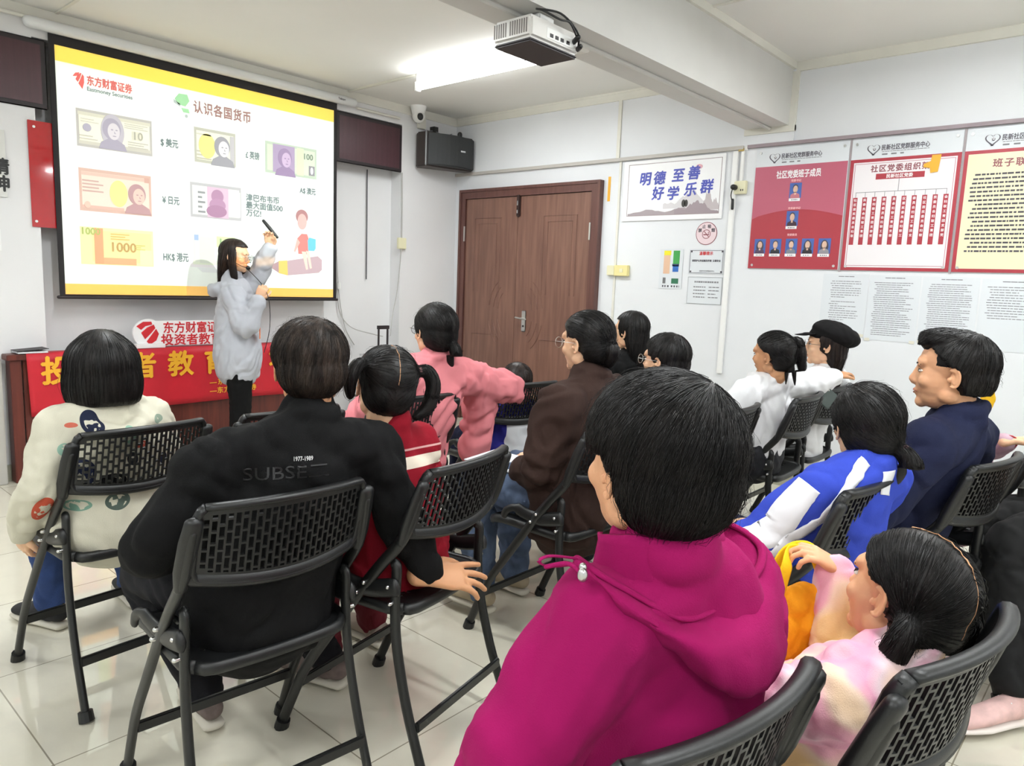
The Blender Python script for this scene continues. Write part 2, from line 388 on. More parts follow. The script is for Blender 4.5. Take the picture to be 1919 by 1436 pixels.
# ------------------------------------------------------------------ projection screen with its slide
SL = 'A'
t = thing('projection_screen', 'white pull-down projection screen showing a slide of banknotes', 'screen', (-2.43, 0, 2.76)); SCR = t
mb = MB(); mb.tube([(-3.57, -.045, 2.772), (-1.25, -.045, 2.772)], [(.035, .035), (.035, .035)], 16, (0, 0, 1)); part('roller_case', mb, mat('screen_case', 'e3e5e6', .4), t, True)
mb = MB(); wbox(mb, 'A', -3.468, -1.392, 1.150, 2.74, .018, .022); fab = part('black_border', mb, mat('screen_black_border', '1a1618', .7), t)
M_scr = mat('screen_fabric', 'e9f0e9', .9, emit=.0)
mb = MB(); wbox(mb, 'A', -3.436, -1.424, 1.165, 2.68, .022, .0235); part('screen_fabric', mb, M_scr, t)
mb = MB(); mb.tube([(-3.475, -.022, 1.146), (-1.385, -.022, 1.146)], .011, 10, (0, 0, 1)); part('bottom_bar', mb, M_dark, t, True)
text('case_lettering', 'Telstarr', 'A', -1.42, 2.763, .081, .022, M_ink, t, .001)
def slide(name, pts_or_fn, col, d=.024, parent=None):
    mb = MB(); pts_or_fn(mb); return part(name, mb, mat('slide_'+col, col, .9), parent or t)
M_sgrey = mat('slide_grey_lettering', '727e7f', .9); M_sred = mat('slide_red_lettering', 'cf6a64', .9)
d0 = .0238
# scale of slide coordinates: s (x in metres), z
def R4(s0, s1, z0, z1, d=d0): return lambda mb: wbox(mb, 'A', s0, s1, z0, z1, d-.0006, d)
lg = slide('slide_logo', lambda mb: [wpoly(mb, 'A', p, d0) for p in (
    [(-3.3420, 2.5175), (-3.3265, 2.5400), (-3.3029, 2.5475), (-3.3110, 2.5265), (-3.3265, 2.5198)],
    [(-3.3265, 2.5025), (-3.3172, 2.5228), (-3.2986, 2.5453), (-3.2912, 2.5423), (-3.3005, 2.5138), (-3.3141, 2.4875)],
    [(-3.3110, 2.4800), (-3.2967, 2.5138), (-3.2868, 2.5400), (-3.2781, 2.5288), (-3.2781, 2.4913), (-3.2893, 2.4500)])], 'd8645f')
text('slide_logo_name', '东方财富证券', 'A', -3.264, 2.487, d0, .062, M_sred, lg, .0026, fit=.272)
text('slide_logo_subtitle', 'Eastmoney Securities', 'A', -3.264, 2.447, d0, .034, M_sgrey, lg, .0009, fit=.272)
text('slide_title', '认识各国货币', 'A', -2.585, 2.452, d0, .088, mat('slide_title_ink', '9a7470', .9), t, .003, fit=.43, spacing=1.15)
tr = slide('slide_trolley_picture', lambda mb: [wpoly(mb, 'A', [(-2.7128, 2.5120), (-2.6840, 2.5494), (-2.6264, 2.5528), (-2.6120, 2.5120), (-2.6408, 2.4712), (-2.6912, 2.4780)], d0), wpoly(mb, 'A', [(-2.6696, 2.4576), (-2.6192, 2.4576), (-2.6120, 2.4304), (-2.6552, 2.4304)], d0)], '9ccb9c')
slide('trolley_frame', lambda mb: [wdisc(mb, 'A', -2.635, 2.408, .010, .011, d0), wpoly(mb, 'A', [(-2.7200, 2.5052), (-2.6768, 2.4814), (-2.6768, 2.4644), (-2.7200, 2.4848)], d0)], 'aab4b0', parent=tr)
def note(name, s0, s1, z0, z1, base, frame, items):
    n = slide(name, R4(s0-.02, s1+.02, z0-.02, z1+.02, d0), 'e2e0e0')
    slide('shadow_shape', lambda mb: wpoly(mb, 'A', [(s0+.03, z0-.021), (s1+.02, z0-.021), (s1+.06, z0+.02), (s1+.10, z0+.02), (s1+.04, z0-.055), (s0+.07, z0-.055)], d0-.0004), 'dfe3e2', parent=n)
    slide('note_border', R4(s0, s1, z0, z1, d0+.0008), frame, parent=n)
    slide('note_paper', R4(s0+.015, s1-.015, z0+.02, z1-.02, d0+.0014), base, parent=n)
    for k, (kind, col, *a) in enumerate(items):
        dd = d0+.002+.0003*k
        if kind == 'o': slide('note_oval', lambda mb: wdisc(mb, 'A', s0+(s1-s0)*a[0], z0+(z1-z0)*a[1], (s1-s0)*a[2], (z1-z0)*a[3], dd), col, parent=n)
        elif kind == 'r': slide('note_patch', lambda mb: wbox(mb, 'A', s0+(s1-s0)*a[0], s0+(s1-s0)*a[1], z0+(z1-z0)*a[2], z0+(z1-z0)*a[3], dd-.0002, dd), col, parent=n)
        elif kind == 'l':  # rows of print
            def f(mb):
                q, b0, c0, c1, rows = a
                for i in range(rows): wbox(mb, 'A', s0+(s1-s0)*q, s0+(s1-s0)*(b0-.06*(i % 2)), z0+(z1-z0)*(c0+(c1-c0)*i/rows), z0+(z1-z0)*(c0+(c1-c0)*(i+.42)/rows), dd-.0002, dd)
            slide('note_print', f, col, parent=n)
        elif kind == 't': text('note_number', a[0], 'A', s0+(s1-s0)*a[1], z0+(z1-z0)*a[2], dd, a[3], mat('slide_'+col, col, .9), n, .002)
        elif kind == 'p':  # plain portrait: shoulders, head, hair
            cx, cz, sc = s0+(s1-s0)*a[0], z0+(z1-z0)*a[1], a[2]; hair = a[3]
            slide('portrait_shoulders', lambda mb: wpoly(mb, 'A', [(cx-.5*sc, cz-.62*sc), (cx-.42*sc, cz-.38*sc), (cx-.12*sc, cz-.2*sc), (cx+.12*sc, cz-.2*sc), (cx+.42*sc, cz-.38*sc), (cx+.5*sc, cz-.62*sc)], dd), hair, parent=n)
            slide('portrait_hair', lambda mb: wdisc(mb, 'A', cx-.03*sc, cz+.14*sc, .33*sc, .40*sc, dd+.0002), hair, parent=n)
            slide('portrait_face', lambda mb: [wdisc(mb, 'A', cx+.04*sc, cz+.06*sc, .22*sc, .31*sc, dd+.0004)], col, parent=n)
            slide('portrait_features', lambda mb: [wdisc(mb, 'A', cx-.02*sc, cz+.12*sc, .045*sc, .025*sc, dd+.0006), wdisc(mb, 'A', cx+.14*sc, cz+.12*sc, .04*sc, .025*sc, dd+.0006), wpoly(mb, 'A', [(cx+.05*sc, cz+.08*sc), (cx+.12*sc, cz-.02*sc), (cx+.06*sc, cz-.02*sc)], dd+.0006), wdisc(mb, 'A', cx+.06*sc, cz-.11*sc, .07*sc, .02*sc, dd+.0006)], hair, parent=n)
    return n
slide('slide_top_band', lambda mb: wbox(mb, 'A', -3.436, -1.424, 2.588, 2.68, .0232, .0237), 'ffe37c'); slide('slide_bottom_band', lambda mb: wbox(mb, 'A', -3.436, -1.424, 1.165, 1.233, .0232, .0237), 'fbc670')
note('slide_dollar_note', -3.333, -2.873, 2.10, 2.33, 'e9e4cf', 'b4afab', [('r', 'ccc7b8', .02, .98, .84, .93), ('r', 'c3beb3', .02, .98, .07, .16), ('o', 'b6b0ba', .46, .52, .155, .47), ('p', 'cdc6cc', .46, .48, .17, 'a39cab'), ('o', 'a9a3b2', .13, .52, .055, .11), ('l', 'bfb9ae', .62, .94, .68, .84, 3), ('r', 'd4cfbf', .72, .84, .38, .62), ('t', 'aaa79a', '10', .72, .4, .07), ('l', 'b9b3aa', .66, .94, .16, .36, 3), ('l', 'c3bdb2', .03, .26, .2, .36, 2), ('l', 'c9c3b8', .05, .28, .66, .80, 2)])
note('slide_yen_note', -3.332, -2.888, 1.70, 1.967, 'e3c9bd', 'c9a89c', [('r', 'd0b2a6', .03, .97, .84, .92), ('r', 'cfaa9e', .03, .6, .07, .14), ('o', 'f0e08c', .53, .48, .125, .32), ('p', 'd9b6ac', .80, .42, .17, 'b08d90'), ('l', 'bf9f98', .04, .32, .46, .78, 4), ('o', 'e0b4a6', .10, .15, .04, .08), ('r', 'c79f93', .90, .97, .82, .94)])
note('slide_hong_kong_note', -3.338, -2.885, 1.36, 1.60, 'ecdc9a', 'dfe3a8', [('r', 'd9e4a2', .0, .15, .02, .98), ('r', 'ee9a76', .18, .30, .02, .98), ('r', 'f0a27c', .30, .75, .02, .2), ('r', 'd5e2ae', .80, .98, .02, .45), ('t', 'b5925f', '1000', .38, .38, .085), ('t', 'a8b06b', '1000', .0, .80, .06), ('l', 'd2b06b', .40, .66, .70, .90, 3), ('l', 'c7bd72', .74, .88, .45, .62, 3)])
note('slide_pound_note', -2.583, -2.277, 2.11, 2.348, 'dcdccb', 'b5b3a6', [('o', 'd9cf86', .3, .5, .2, .36), ('p', 'ddd6da', .68, .44, .18, '98969d'), ('l', 'b7b2a2', .05, .4, .10, .4, 3), ('r', 'b9b5b9', .86, .97, .1, .9), ('r', 'c6c3b5', .05, .40, .80, .84)])
note('slide_australian_note', -2.038, -1.588, 2.11, 2.343, 'c8d0bd', 'b3c0ae', [('r', 'a594b0', .14, .56, .05, .95), ('p', 'bda7c2', .38, .44, .18, '94809f'), ('r', 'c9d3b4', .60, .74, .05, .95), ('t', '7e8b7e', '100', .72, .62, .062), ('r', '8d8a90', .84, .96, .1, .42), ('o', 'd9d6da', .9, .26, .03, .12)])
note('slide_zimbabwe_note', -2.62, -2.238, 1.725, 1.967, 'dedfd8', 'b3b1b4', [('r', 'cdb1c4', .32, .74, .03, .92), ('o', 'a9849f', .52, .66, .12, .2), ('o', 'ad88a4', .52, .40, .16, .2), ('o', 'a37d98', .50, .22, .2, .18), ('l', '8f9093', .14, .28, .14, .84, 5), ('r', '7f7f84', .86, .90, .1, .3), ('r', 'e4e5da', .78, .98, .1, .85)])
note('slide_euro_note', -2.61, -2.255, 1.39, 1.61, 'd9e0d2', 'dbe4cf', [('r', '9db0cf', .03, .12, .78, .96), ('r', 'd2d9cc', .14, .45, .05, .9), ('r', 'c9dca8', .5, .9, .6, .95), ('t', '8fae7c', '10', .52, .6, .09)])
for body, s, z, fs, w_ in (('$ 美元', -2.817, 2.185, .06, .12), ('£ 英镑', -2.198, 2.195, .058, .11), ('A$ 澳元', -1.74, 1.99, .055, .147), ('¥ 日元', -2.814, 1.80, .06, .118), ('HK$ 港元', -2.821, 1.41, .065, .177), ('€ 欧元', -2.19, 1.42, .06, .13)):
    text('slide_caption', body, 'A', s, z, d0, fs, M_sgrey, t, .0026, fit=w_)
text('slide_caption', '津巴布韦币\n最大面值500\n万亿!', 'A', -2.20, 1.885, d0, .056, M_sgrey, t, .0022, ls=1.0)
# cartoon child on a pencil, drawn on the slide
cp = slide('slide_pencil_picture', lambda mb: wpoly(mb, 'A', [(-1.8550, 1.4500), (-1.5750, 1.5000), (-1.5350, 1.4700), (-1.5350, 1.3900), (-1.5650, 1.3650), (-1.8550, 1.3350)], d0), 'b79fa6')
slide('pencil_collar', lambda mb: wpoly(mb, 'A', [(-1.9300, 1.4450), (-1.8550, 1.4520), (-1.8500, 1.3350), (-1.9300, 1.3500)], d0+.0003), 'f2bd6a', parent=cp)
slide('pencil_tip', lambda mb: wpoly(mb, 'A', [(-2.0150, 1.4000), (-1.9250, 1.4450), (-1.9250, 1.3500)], d0+.0002), 'a98d92', parent=cp)
cc = slide('slide_child_picture', lambda mb: wpoly(mb, 'A', [(-1.7650, 1.6300), (-1.7250, 1.6700), (-1.6750, 1.6700), (-1.6550, 1.6200), (-1.6650, 1.5100), (-1.7550, 1.5100)], d0+.0006), 'ea7f7a')
slide('cartoon_hair', lambda mb: wdisc(mb, 'A', -1.722, 1.805, .055, .055, d0+.0006), 'a5797a', parent=cc)
slide('cartoon_face', lambda mb: wdisc(mb, 'A', -1.72, 1.765, .042, .062, d0+.0009), 'dbaaa6', parent=cc)
slide('cartoon_leg', lambda mb: wpoly(mb, 'A', [(-1.7250, 1.5300), (-1.6850, 1.5300), (-1.6650, 1.3900), (-1.6850, 1.3850)], d0+.001), 'eec8bd', parent=cc)
slide('cartoon_leg', lambda mb: wpoly(mb, 'A', [(-1.6850, 1.5400), (-1.6550, 1.5300), (-1.6300, 1.4000), (-1.6500, 1.3950)], d0+.0011), 'eec8bd', parent=cc)
slide('cartoon_arm', lambda mb: wpoly(mb, 'A', [(-1.7650, 1.6300), (-1.7950, 1.5300), (-1.7850, 1.5200), (-1.7400, 1.6000)], d0+.001), 'e0aca4', parent=cc)
slide('cartoon_book', lambda mb: wpoly(mb, 'A', [(-1.6650, 1.5400), (-1.6700, 1.6200), (-1.6550, 1.6450), (-1.5950, 1.6350), (-1.5950, 1.5600), (-1.6100, 1.5400)], d0+.0013), '6fbde6', parent=cc)

# ------------------------------------------------------------------ dark display boards, speaker, camera
M_led = mat('dark_led_matrix', '43242b', .35, var=.15, vscale=3, bump=.4, bscale=150, stretch=(12, 1, .3))
for s0, s1, lab in ((-4.6, -3.48, 'dark maroon display board left of the projection screen'), (-1.39, -.695, 'dark maroon display board right of the projection screen')):
    t = thing('display_board', lab, 'display board', ((s0+s1)/2, 0, 2.49))
    mb = MB(); wbox(mb, 'A', s0, s1, 2.285, 2.69, .0005, .012); part('board_case', mb, M_dark, t, bevel=.01)
    mb = MB(); wbox(mb, 'A', s0+.03, s1-.03, 2.315, 2.66, .0115, .0135); part('display_face', mb, M_led, t)
# loudspeaker
t = thing('loudspeaker', 'black wall loudspeaker hung in the corner by the door', 'speaker', (-.2, -.2, 2.5))
def speaker():
    # plan outline: flat back box with a bowed front grille, turned toward the room
    M = Matrix.Translation((-.30, -.17, 0)) @ Matrix.Rotation(R(-20), 4, 'Z')
    pl = [(-.30, .10), (-.30, -.03), (-.24, -.12), (.02, -.17), (.22, -.12), (.30, 0), (.30, .10)]
    z0, z1 = 2.355, 2.655
    def prism(pts, a, b, mb):
        n = len(pts); mb.add([M @ Vector((x, y, a)) for x, y in pts]+[M @ Vector((x, y, b)) for x, y in pts], [tuple(range(n-1, -1, -1)), tuple(range(n, 2*n))]+[(i, (i+1) % n, n+(i+1) % n, n+i) for i in range(n)])
    mb = MB(); prism([(-.26, .10), (-.29, .0), (-.24, -.10), (.26, -.02), (.24, .10)], z0, z1, mb); part('speaker_cabinet', mb, mat('dark_brown_vinyl', '3a322f', .5, bump=.3, bscale=150), t, bevel=.01)
    g = []
    for i in range(13):
        a = i/12; g.append((-.23+.5*a, -.105+.085*a-.07*math.sin(math.pi*a)))
    mb = MB(); prism(g+[(.26, -.0), (-.23, -.08)], z0+.012, z1-.012, mb); gr = part('speaker_grille', mb, mat('speaker_grille_cloth', '2b2d2e', .6, bump=.5, bscale=700), t, bevel=.008)
    mb = MB(); mb.add([M @ Vector(p) for p in ((.08, -.142, 2.50), (.13, -.132, 2.50), (.13, -.132, 2.514), (.08, -.142, 2.514), (.08, -.139, 2.50), (.13, -.129, 2.50), (.13, -.129, 2.514), (.08, -.139, 2.514))], [(0, 1, 2, 3), (4, 7, 6, 5), (0, 4, 5, 1), (3, 2, 6, 7), (0, 3, 7, 4), (1, 5, 6, 2)]); part('badge', mb, M_rivet, gr)
    mb = MB(); mb.tube([M @ Vector((-.245, -.105, z0+.01)), M @ Vector((-.245, -.105, z1-.01))], .008, 8); part('silver_edge', mb, mat('grey_edge_trim', '8b8e90', .4), t, True)
    mb = MB(); mb.box((-.36, -.06, 2.64), (-.31, -.0, 2.74)); mb.tube([(-.33, -.05, 2.67), (-.22, -.16, 2.665), (-.12, -.14, 2.66)], .012, 8); mb.tube([(-.12, -.15, 2.645), (-.12, -.15, 2.70)], .022, 10); part('wall_bracket', mb, M_black, t)
    mb = MB(); mb.tube(cr([(-.52, -.03, 2.74), (-.42, -.02, 2.70), (-.34, -.05, 2.70), (-.30, -.13, 2.66), (-.24, -.17, 2.68)]), .004, 6); part('speaker_cable', mb, M_ink, t, True)
speaker()
t = thing('security_camera', 'white dome security camera at the ceiling above the speaker', 'security camera', (-.58, -.08, 2.83))
mb = MB(); mb.tube([(-.58, -.09, CZ), (-.58, -.09, 2.82)], [.075, .06], 20, (0, 1, 0)); part('camera_mount', mb, M_white, t, True)
mb = MB(); mb.ell((-.58, -.095, 2.785), .058); bl = part('camera_ball', mb, M_white, t, True)
mb = MB(); mb.ell((-.602, -.142, 2.772), (.030, .022, .032)); part('camera_lens', mb, M_black, bl, True)
mb = MB(); wbox(mb, 'A', -.52, -.44, 2.70, 2.80, 0, .04); part('junction_box', mb, M_trim, t, bevel=.004)

# ------------------------------------------------------------------ small things on the screen wall
t = thing('red_notice_board', 'glossy red acrylic board half behind the projection screen', 'notice board', (-3.53, 0, 1.9))
mb = MB(); wbox(mb, 'A', -3.597, -3.30, 1.575, 2.212, .004, .010); part('acrylic_sheet', mb, mat('red_acrylic', 'b01a20', .08, coat=1), t, bevel=.002)
mb = MB(); wdisc(mb, 'A', -3.565, 2.175, .008, .008, .010, .006); part('fixing_screw', mb, M_rivet, t); mb = MB(); wdisc(mb, 'A', -3.575, 1.61, .008, .008, .010, .006); part('fixing_screw', mb, M_rivet, t)
t = thing('wall_poster', 'white acrylic poster with black brush writing at the left edge', 'poster', (-3.9, 0, 1.93))
mb = MB(); wbox(mb, 'A', -4.2, -3.718, 1.738, 2.128, .004, .009); part('acrylic_sheet', mb, mat('white_acrylic', 'dcdcd8', .15, coat=1), t)
text('brush_writing', '精', 'A', -3.80, 1.88, .010, .10, M_black, t, .004); text('brush_writing', '神', 'A', -3.80, 1.78, .010, .10, M_black, t, .004)
t = thing('wall_sticker', 'small white sticker with blue and red print at left edge', 'sticker', (-3.83, 0, 1.48))
mb = MB(); wbox(mb, 'A', -3.90, -3.763, 1.42, 1.55, .001, .003); part('sticker_sheet', mb, M_white_print, t, bevel=.0008)
mb = MB(); wbox(mb, 'A', -3.84, -3.775, 1.515, 1.53, .003, .0036); part('blue_print', mb, mat('blue_print', '5d74b8', .5), t)
mb = MB(); wbox(mb, 'A', -3.84, -3.77, 1.455, 1.485, .003, .0036); part('red_print', mb, mat('red_print', 'c63a3f', .5), t)
def cord(name, pts, r, label, m=None, cat='cord'):
    mb = MB(); mb.tube(cr(pts, 8), r, 6); return tag(part(name, mb, m or M_ink, None, True), label, cat)
M_cord = mat('grey_cord', 'b5b3b0', .6)
cord('pull_cord', [(-1.345, .12, 2.29), (-1.32, .12, 1.8), (-1.285, .12, 1.25), (-1.26, .11, 1.03), (-1.16, .08, .90), (-1.06, -.1, .85), (-.97, -.12, .83)], .0045, 'long pale cord hanging right of the screen to the suitcase handle', M_cord)
cord('pull_cord', [(-1.325, .12, 2.29), (-1.30, .12, 1.7), (-1.265, .12, 1.2), (-1.2, .12, .9), (-1.1, .12, .74)], .0035, 'second pale cord hanging close beside the long cord', M_cord)
mb = MB(); mb.box((-1.285, .10, 1.23), (-1.255, .12, 1.29)); tag(part('cord_weight', mb, M_white, None, bevel=.006), 'small white cord lock on the hanging cord', 'cord lock')
cord('hanging_cable', [(-.976, .12, 2.28), (-.974, .12, 1.8), (-.974, .12, 1.33)], .005, 'dark cable hanging straight below the right display board', mat('dark_cable', '55555a', .6), 'cable')
mb = MB(); wbox(mb, 'A', -.73, -.64, 1.61, 1.71, .0, .03); sk = tag(part('wall_socket', mb, M_cream, None, bevel=.004), 'cream wall socket on the pier right of the screen', 'socket')
mb = MB(); mb.tube(cr([(-.70, -.025, 2.28), (-.69, -.02, 1.95), (-.688, -.02, 1.71)]), .005, 6); mb.tube(cr([(-.69, -.02, 1.61), (-.73, -.02, 1.25), (-.80, -.04, 1.0), (-.88, -.12, .86), (-.95, -.2, .84)]), .004, 6)
tag(part('socket_cable', mb, M_cord, None, True), 'grey cable looping down from the cream socket on the pier', 'cable')
# ------------------------------------------------------------------ things on the door wall
def panel(name, label, cat, s0, s1, z0, z1, m, d=.006, th=.006, bev=.0015):
    t = thing(name, label, cat, (0, -(s0+s1)/2, (z0+z1)/2)); mb = MB(); wbox(mb, 'B', s0, s1, z0, z1, .001, d); part('panel_sheet' if d > .004 else 'paper_sheet', mb, m, t, bevel=bev); return t
def B4(mb, s0, s1, z0, z1, d, th=.0008): wbox(mb, 'B', s0, s1, z0, z1, d, d+th)
t = panel('calligraphy_poster', 'white board with blue brush characters over ink mountains', 'poster', 1.93, 2.79, 1.865, 2.325, M_white_print, .012)
mb = MB()
for a in ((1.975, 2.765, 2.295, 2.299), (1.975, 2.765, 1.902, 1.906), (1.975, 1.979, 1.902, 2.299), (2.761, 2.765, 1.902, 2.299)): B4(mb, *a, .012)
part('thin_border', mb, mat('mauve_line', '8f7f80', .6), t)
random.seed(3)
def ridge(s0, s1, zb, h, n, seed):
    rr = random.Random(seed); pts = [(s0, zb)]
    for i in range(n+1):
        a = i/n; pts.append((s0+(s1-s0)*a, zb+h*(.25+.75*abs(math.sin(a*5.3+seed))*(.5+.5*rr.random()))*(math.sin(math.pi*min(1, .08+a*.9)))+.006))
    pts.append((s1, zb)); return pts
for k, (s0, s1, zb, h, c) in enumerate(((2.30, 2.765, 1.95, .13, 'd3d0d2'), (2.62, 2.765, 1.93, .17, 'bdb4b6'), (1.985, 2.765, 1.906, .055, 'a2969a'), (2.40, 2.765, 1.906, .11, '9a8c91'))):
    mb = MB(); wpoly(mb, 'B', ridge(s0, s1, zb, h, 28, k+2), .012+.0004*k, .0004); part('painted_mountains', mb, mat('ink_wash_'+c, c, .6), t)
for ch, s, z in zip('明德至善好学乐群', (2.075, 2.20, 2.36, 2.49, 2.195, 2.325, 2.47, 2.60), (2.145, 2.145, 2.155, 2.165, 2.03, 2.025, 2.045, 2.06)):
    text('brush_character', ch, 'B', s, z, .0135, .105, mat('blue_brush_ink', '3d46a8', .5), t, .0036, shear=.12)
mb = MB(); wdisc(mb, 'B', 2.585, 2.245, .027, .017, .0125); part('painted_sun', mb, mat('pale_rose_ink', 'd8a5ad', .6), t)
mb = MB(); wdisc(mb, 'B', 2.475, 1.985, .016, .028, .0137); wdisc(mb, 'B', 2.497, 1.985, .014, .026, .0137); part('painted_walkers', mb, mat('black_ink', '34332f', .6), t)
mb = MB(); B4(mb, 1.775, 1.80, 2.03, 2.225, .001, .002); tp = tag(part('tape_strip', mb, mat('yellow_tape', 'e0a62e', .4)), 'strip of yellow tape on the wall right of the door', 'tape')
mb = MB(); wbox(mb, 'B', 1.825, 1.90, 1.435, 1.515, 0, .03); sw = tag(part('wall_switch', mb, M_cream, None, bevel=.004), 'cream double light switch beside the door frame', 'switch')
mb = MB(); wbox(mb, 'B', 1.90, 2.03, 1.432, 1.518, 0, .036); part('switch_cover', mb, mat('yellowed_switch_plastic', 'e8dc9c', .35), sw, bevel=.004); mb = MB(); B4(mb, 1.955, 1.985, 1.46, 1.49, .036, .004); part('rocker', mb, M_cream, sw)
t = thing('no_smoking_sign', 'round pale pink no-smoking sticker below the calligraphy poster', 'sign', (0, -2.675, 1.76))
mb = MB(); wdisc(mb, 'B', 2.675, 1.76, .085, .084, .001, .0015); part('red_rim', mb, mat('maroon_print', '8a4a52', .5), t)
mb = MB(); wdisc(mb, 'B', 2.675, 1.76, .080, .079, .0025, .0006); part('pink_disc', mb, mat('pale_pink_print', 'e3cdd2', .5), t)
for ch, a in zip('禁止吸烟', (155, 112, 68, 25)):
    text('sign_character', ch, 'B', 2.675+.058*math.cos(R(a))-.015, 1.757+.055*math.sin(R(a))-.008, .0032, .03, M_dink, t, .001)
mb = MB()
n = 24
wpoly(mb, 'B', [(2.675+.034*math.cos(2*math.pi*i/n), 1.755+.034*math.sin(2*math.pi*i/n)) for i in range(n)], .0032, .0004); part('ban_ring', mb, mat('maroon_print', '8a4a52', .5), t)
mb = MB(); wdisc(mb, 'B', 2.675, 1.755, .029, .029, .0037, .0004); part('ring_centre', mb, mat('pale_pink_print', 'e3cdd2'), t)
mb = MB(); B4(mb, 2.652, 2.698, 1.747, 1.755, .0042); B4(mb, 2.69, 2.695, 1.757, 1.772, .0042); wpoly(mb, 'B', [(2.653, 1.776), (2.657, 1.780), (2.698, 1.737), (2.694, 1.733)], .0046, .0003); part('cigarette_symbol', mb, MC['maroon_print'], t)
def lines(mb, s0, s1, z0, z1, rows, d, rng, dens=.8, h=.4, seg=(.012, .05), gap=.004):
    for i in range(rows):
        z = z1-(z1-z0)*(i+.5)/rows; hh = (z1-z0)/rows*h; s = s0+rng.random()*.04*(s1-s0)*2; end = s1-(rng.random()**2)*(s1-s0)*(1-dens)*2.5
        while s < end:
            w_ = rng.uniform(*seg); e = min(s+w_, end); B4(mb, s, e, z-hh/2, z+hh/2, d, .0004); s = e+gap*rng.uniform(.6, 1.8)
t = panel('folded_leaflet', 'colourful green and yellow leaflet taped on the wall', 'leaflet', 2.30, 2.50, 1.345, 1.645, M_paper, .003)
for nm, c, a in (('yellow_block', 'e8dc2c', (2.335, 2.395, 1.60, 1.635)), ('peach_block', 'dcb79a', (2.335, 2.39, 1.46, 1.60)), ('green_block', '3f9c4b', (2.415, 2.47, 1.535, 1.635)), ('blue_block', '2d66b4', (2.415, 2.465, 1.475, 1.525)), ('navy_block', '23345c', (2.41, 2.468, 1.517, 1.535)), ('dark_green_block', '2f6e50', (2.41, 2.47, 1.385, 1.425)), ('chart_block', '6f6f70', (2.335, 2.36, 1.385, 1.43))):
    mb = MB(); B4(mb, *a, .003); part(nm, mb, mat('leaflet_'+c, c, .5), t)
mb = MB(); lines(mb, 2.33, 2.48, 1.355, 1.375, 1, .003, random.Random(4), 1, .7, (.01, .014), .012); part('leaflet_print', mb, M_dink, t)
t = panel('printed_notice', 'white notice with red heading and corner ornaments', 'notice', 2.548, 2.83, 1.462, 1.645, M_paper, .003)
mb = MB()
for a in ((2.556, 2.822, 1.634, 1.637), (2.556, 2.822, 1.470, 1.473), (2.556, 2.559, 1.47, 1.637), (2.819, 2.822, 1.47, 1.637)): B4(mb, *a, .003)
for s in (2.562, 2.808):
    for z in (1.475, 1.622): B4(mb, s, s+.012, z, z+.012, .0034)
part('ornament_border', mb, M_dink, t)
text('red_heading', '温馨提示', 'B', 2.63, 1.605, .0035, .028, MC['red_print'], t, .001); text('notice_line', '请爱护公共设施及环境  注意安全', 'B', 2.575, 1.555, .0035, .017, M_dink, t, .0006, fit=.23); text('notice_footer', '民新社区党群服务中心', 'B', 2.64, 1.482, .0035, .011, M_ink, t, fit=.12)
t = panel('printed_list', 'white sheet with typed list below the red-headed notice', 'notice', 2.55, 2.832, 1.24, 1.442, M_paper, .003)
mb = MB(); rg = random.Random(9); lines(mb, 2.60, 2.80, 1.395, 1.415, 1, .003, rg, 1, .6, (.01, .02), .003); lines(mb, 2.60, 2.70, 1.28, 1.38, 4, .003, rg, 1, .32, (.01, .02), .003); lines(mb, 2.72, 2.81, 1.28, 1.38, 4, .003, rg, .8, .28, (.02, .03), .003); part('list_print', mb, M_ink, t)
mb = MB()
for a in ((2.553, 2.829, 1.438, 1.4395), (2.553, 2.829, 1.2425, 1.244), (2.553, 2.5545, 1.243, 1.439), (2.8275, 2.829, 1.243, 1.439)): B4(mb, *a, .003)
part('sheet_border', mb, M_ink, t)
mb = MB(); wbox(mb, 'B', 2.845, 2.885, .74, 2.33, 0, .02); tag(part('cable_trunking', mb, M_white, None, bevel=.003), 'tall white cable trunking right of the calligraphy poster', 'trunking')
mb = MB(); wbox(mb, 'B', 2.905, 2.93, 2.12, 2.33, 0, .018); wbox(mb, 'B', 2.89, 2.95, 2.33, 2.44, 0, .015); tag(part('cable_trunking', mb, M_white, None, bevel=.003), 'short white cable trunking running up from cream wall socket', 'trunking')
mb = MB(); wbox(mb, 'B', 2.885, 2.925, 2.325, 2.345, .018, .022); tag(part('tape_patch', mb, mat('brown_tape', 'b59a4a', .5)), 'tiny brown tape patch on short trunking below beam', 'tape')
mb = MB(); wbox(mb, 'B', 2.875, 2.965, 2.03, 2.12, 0, .03); sk = tag(part('wall_socket', mb, M_cream, None, bevel=.004), 'cream wall socket left of the first red board', 'socket')
mb = MB(); [B4(mb, 2.925+a, 2.932+a, 2.05, 2.062, .03) for a in (0, .015)]; part('socket_slot', mb, M_dark, sk)
mb = MB(); mb.tube([WP('B', 2.885, 2.075, .03), WP('B', 2.885, 2.075, .06)], .02, 12, (0, 0, 1)); mb.tube(cr([WP('B', 2.88, 2.07, .055), WP('B', 2.868, 2.02, .05), WP('B', 2.875, 1.97, .03)]), .004, 6); mb.tube([WP('B', 2.874, 1.99, .03), WP('B', 2.876, 1.93, .03)], .010, 8); tag(part('power_plug', mb, M_black, None, True), 'black plug with short cord in the cream wall socket', 'plug')
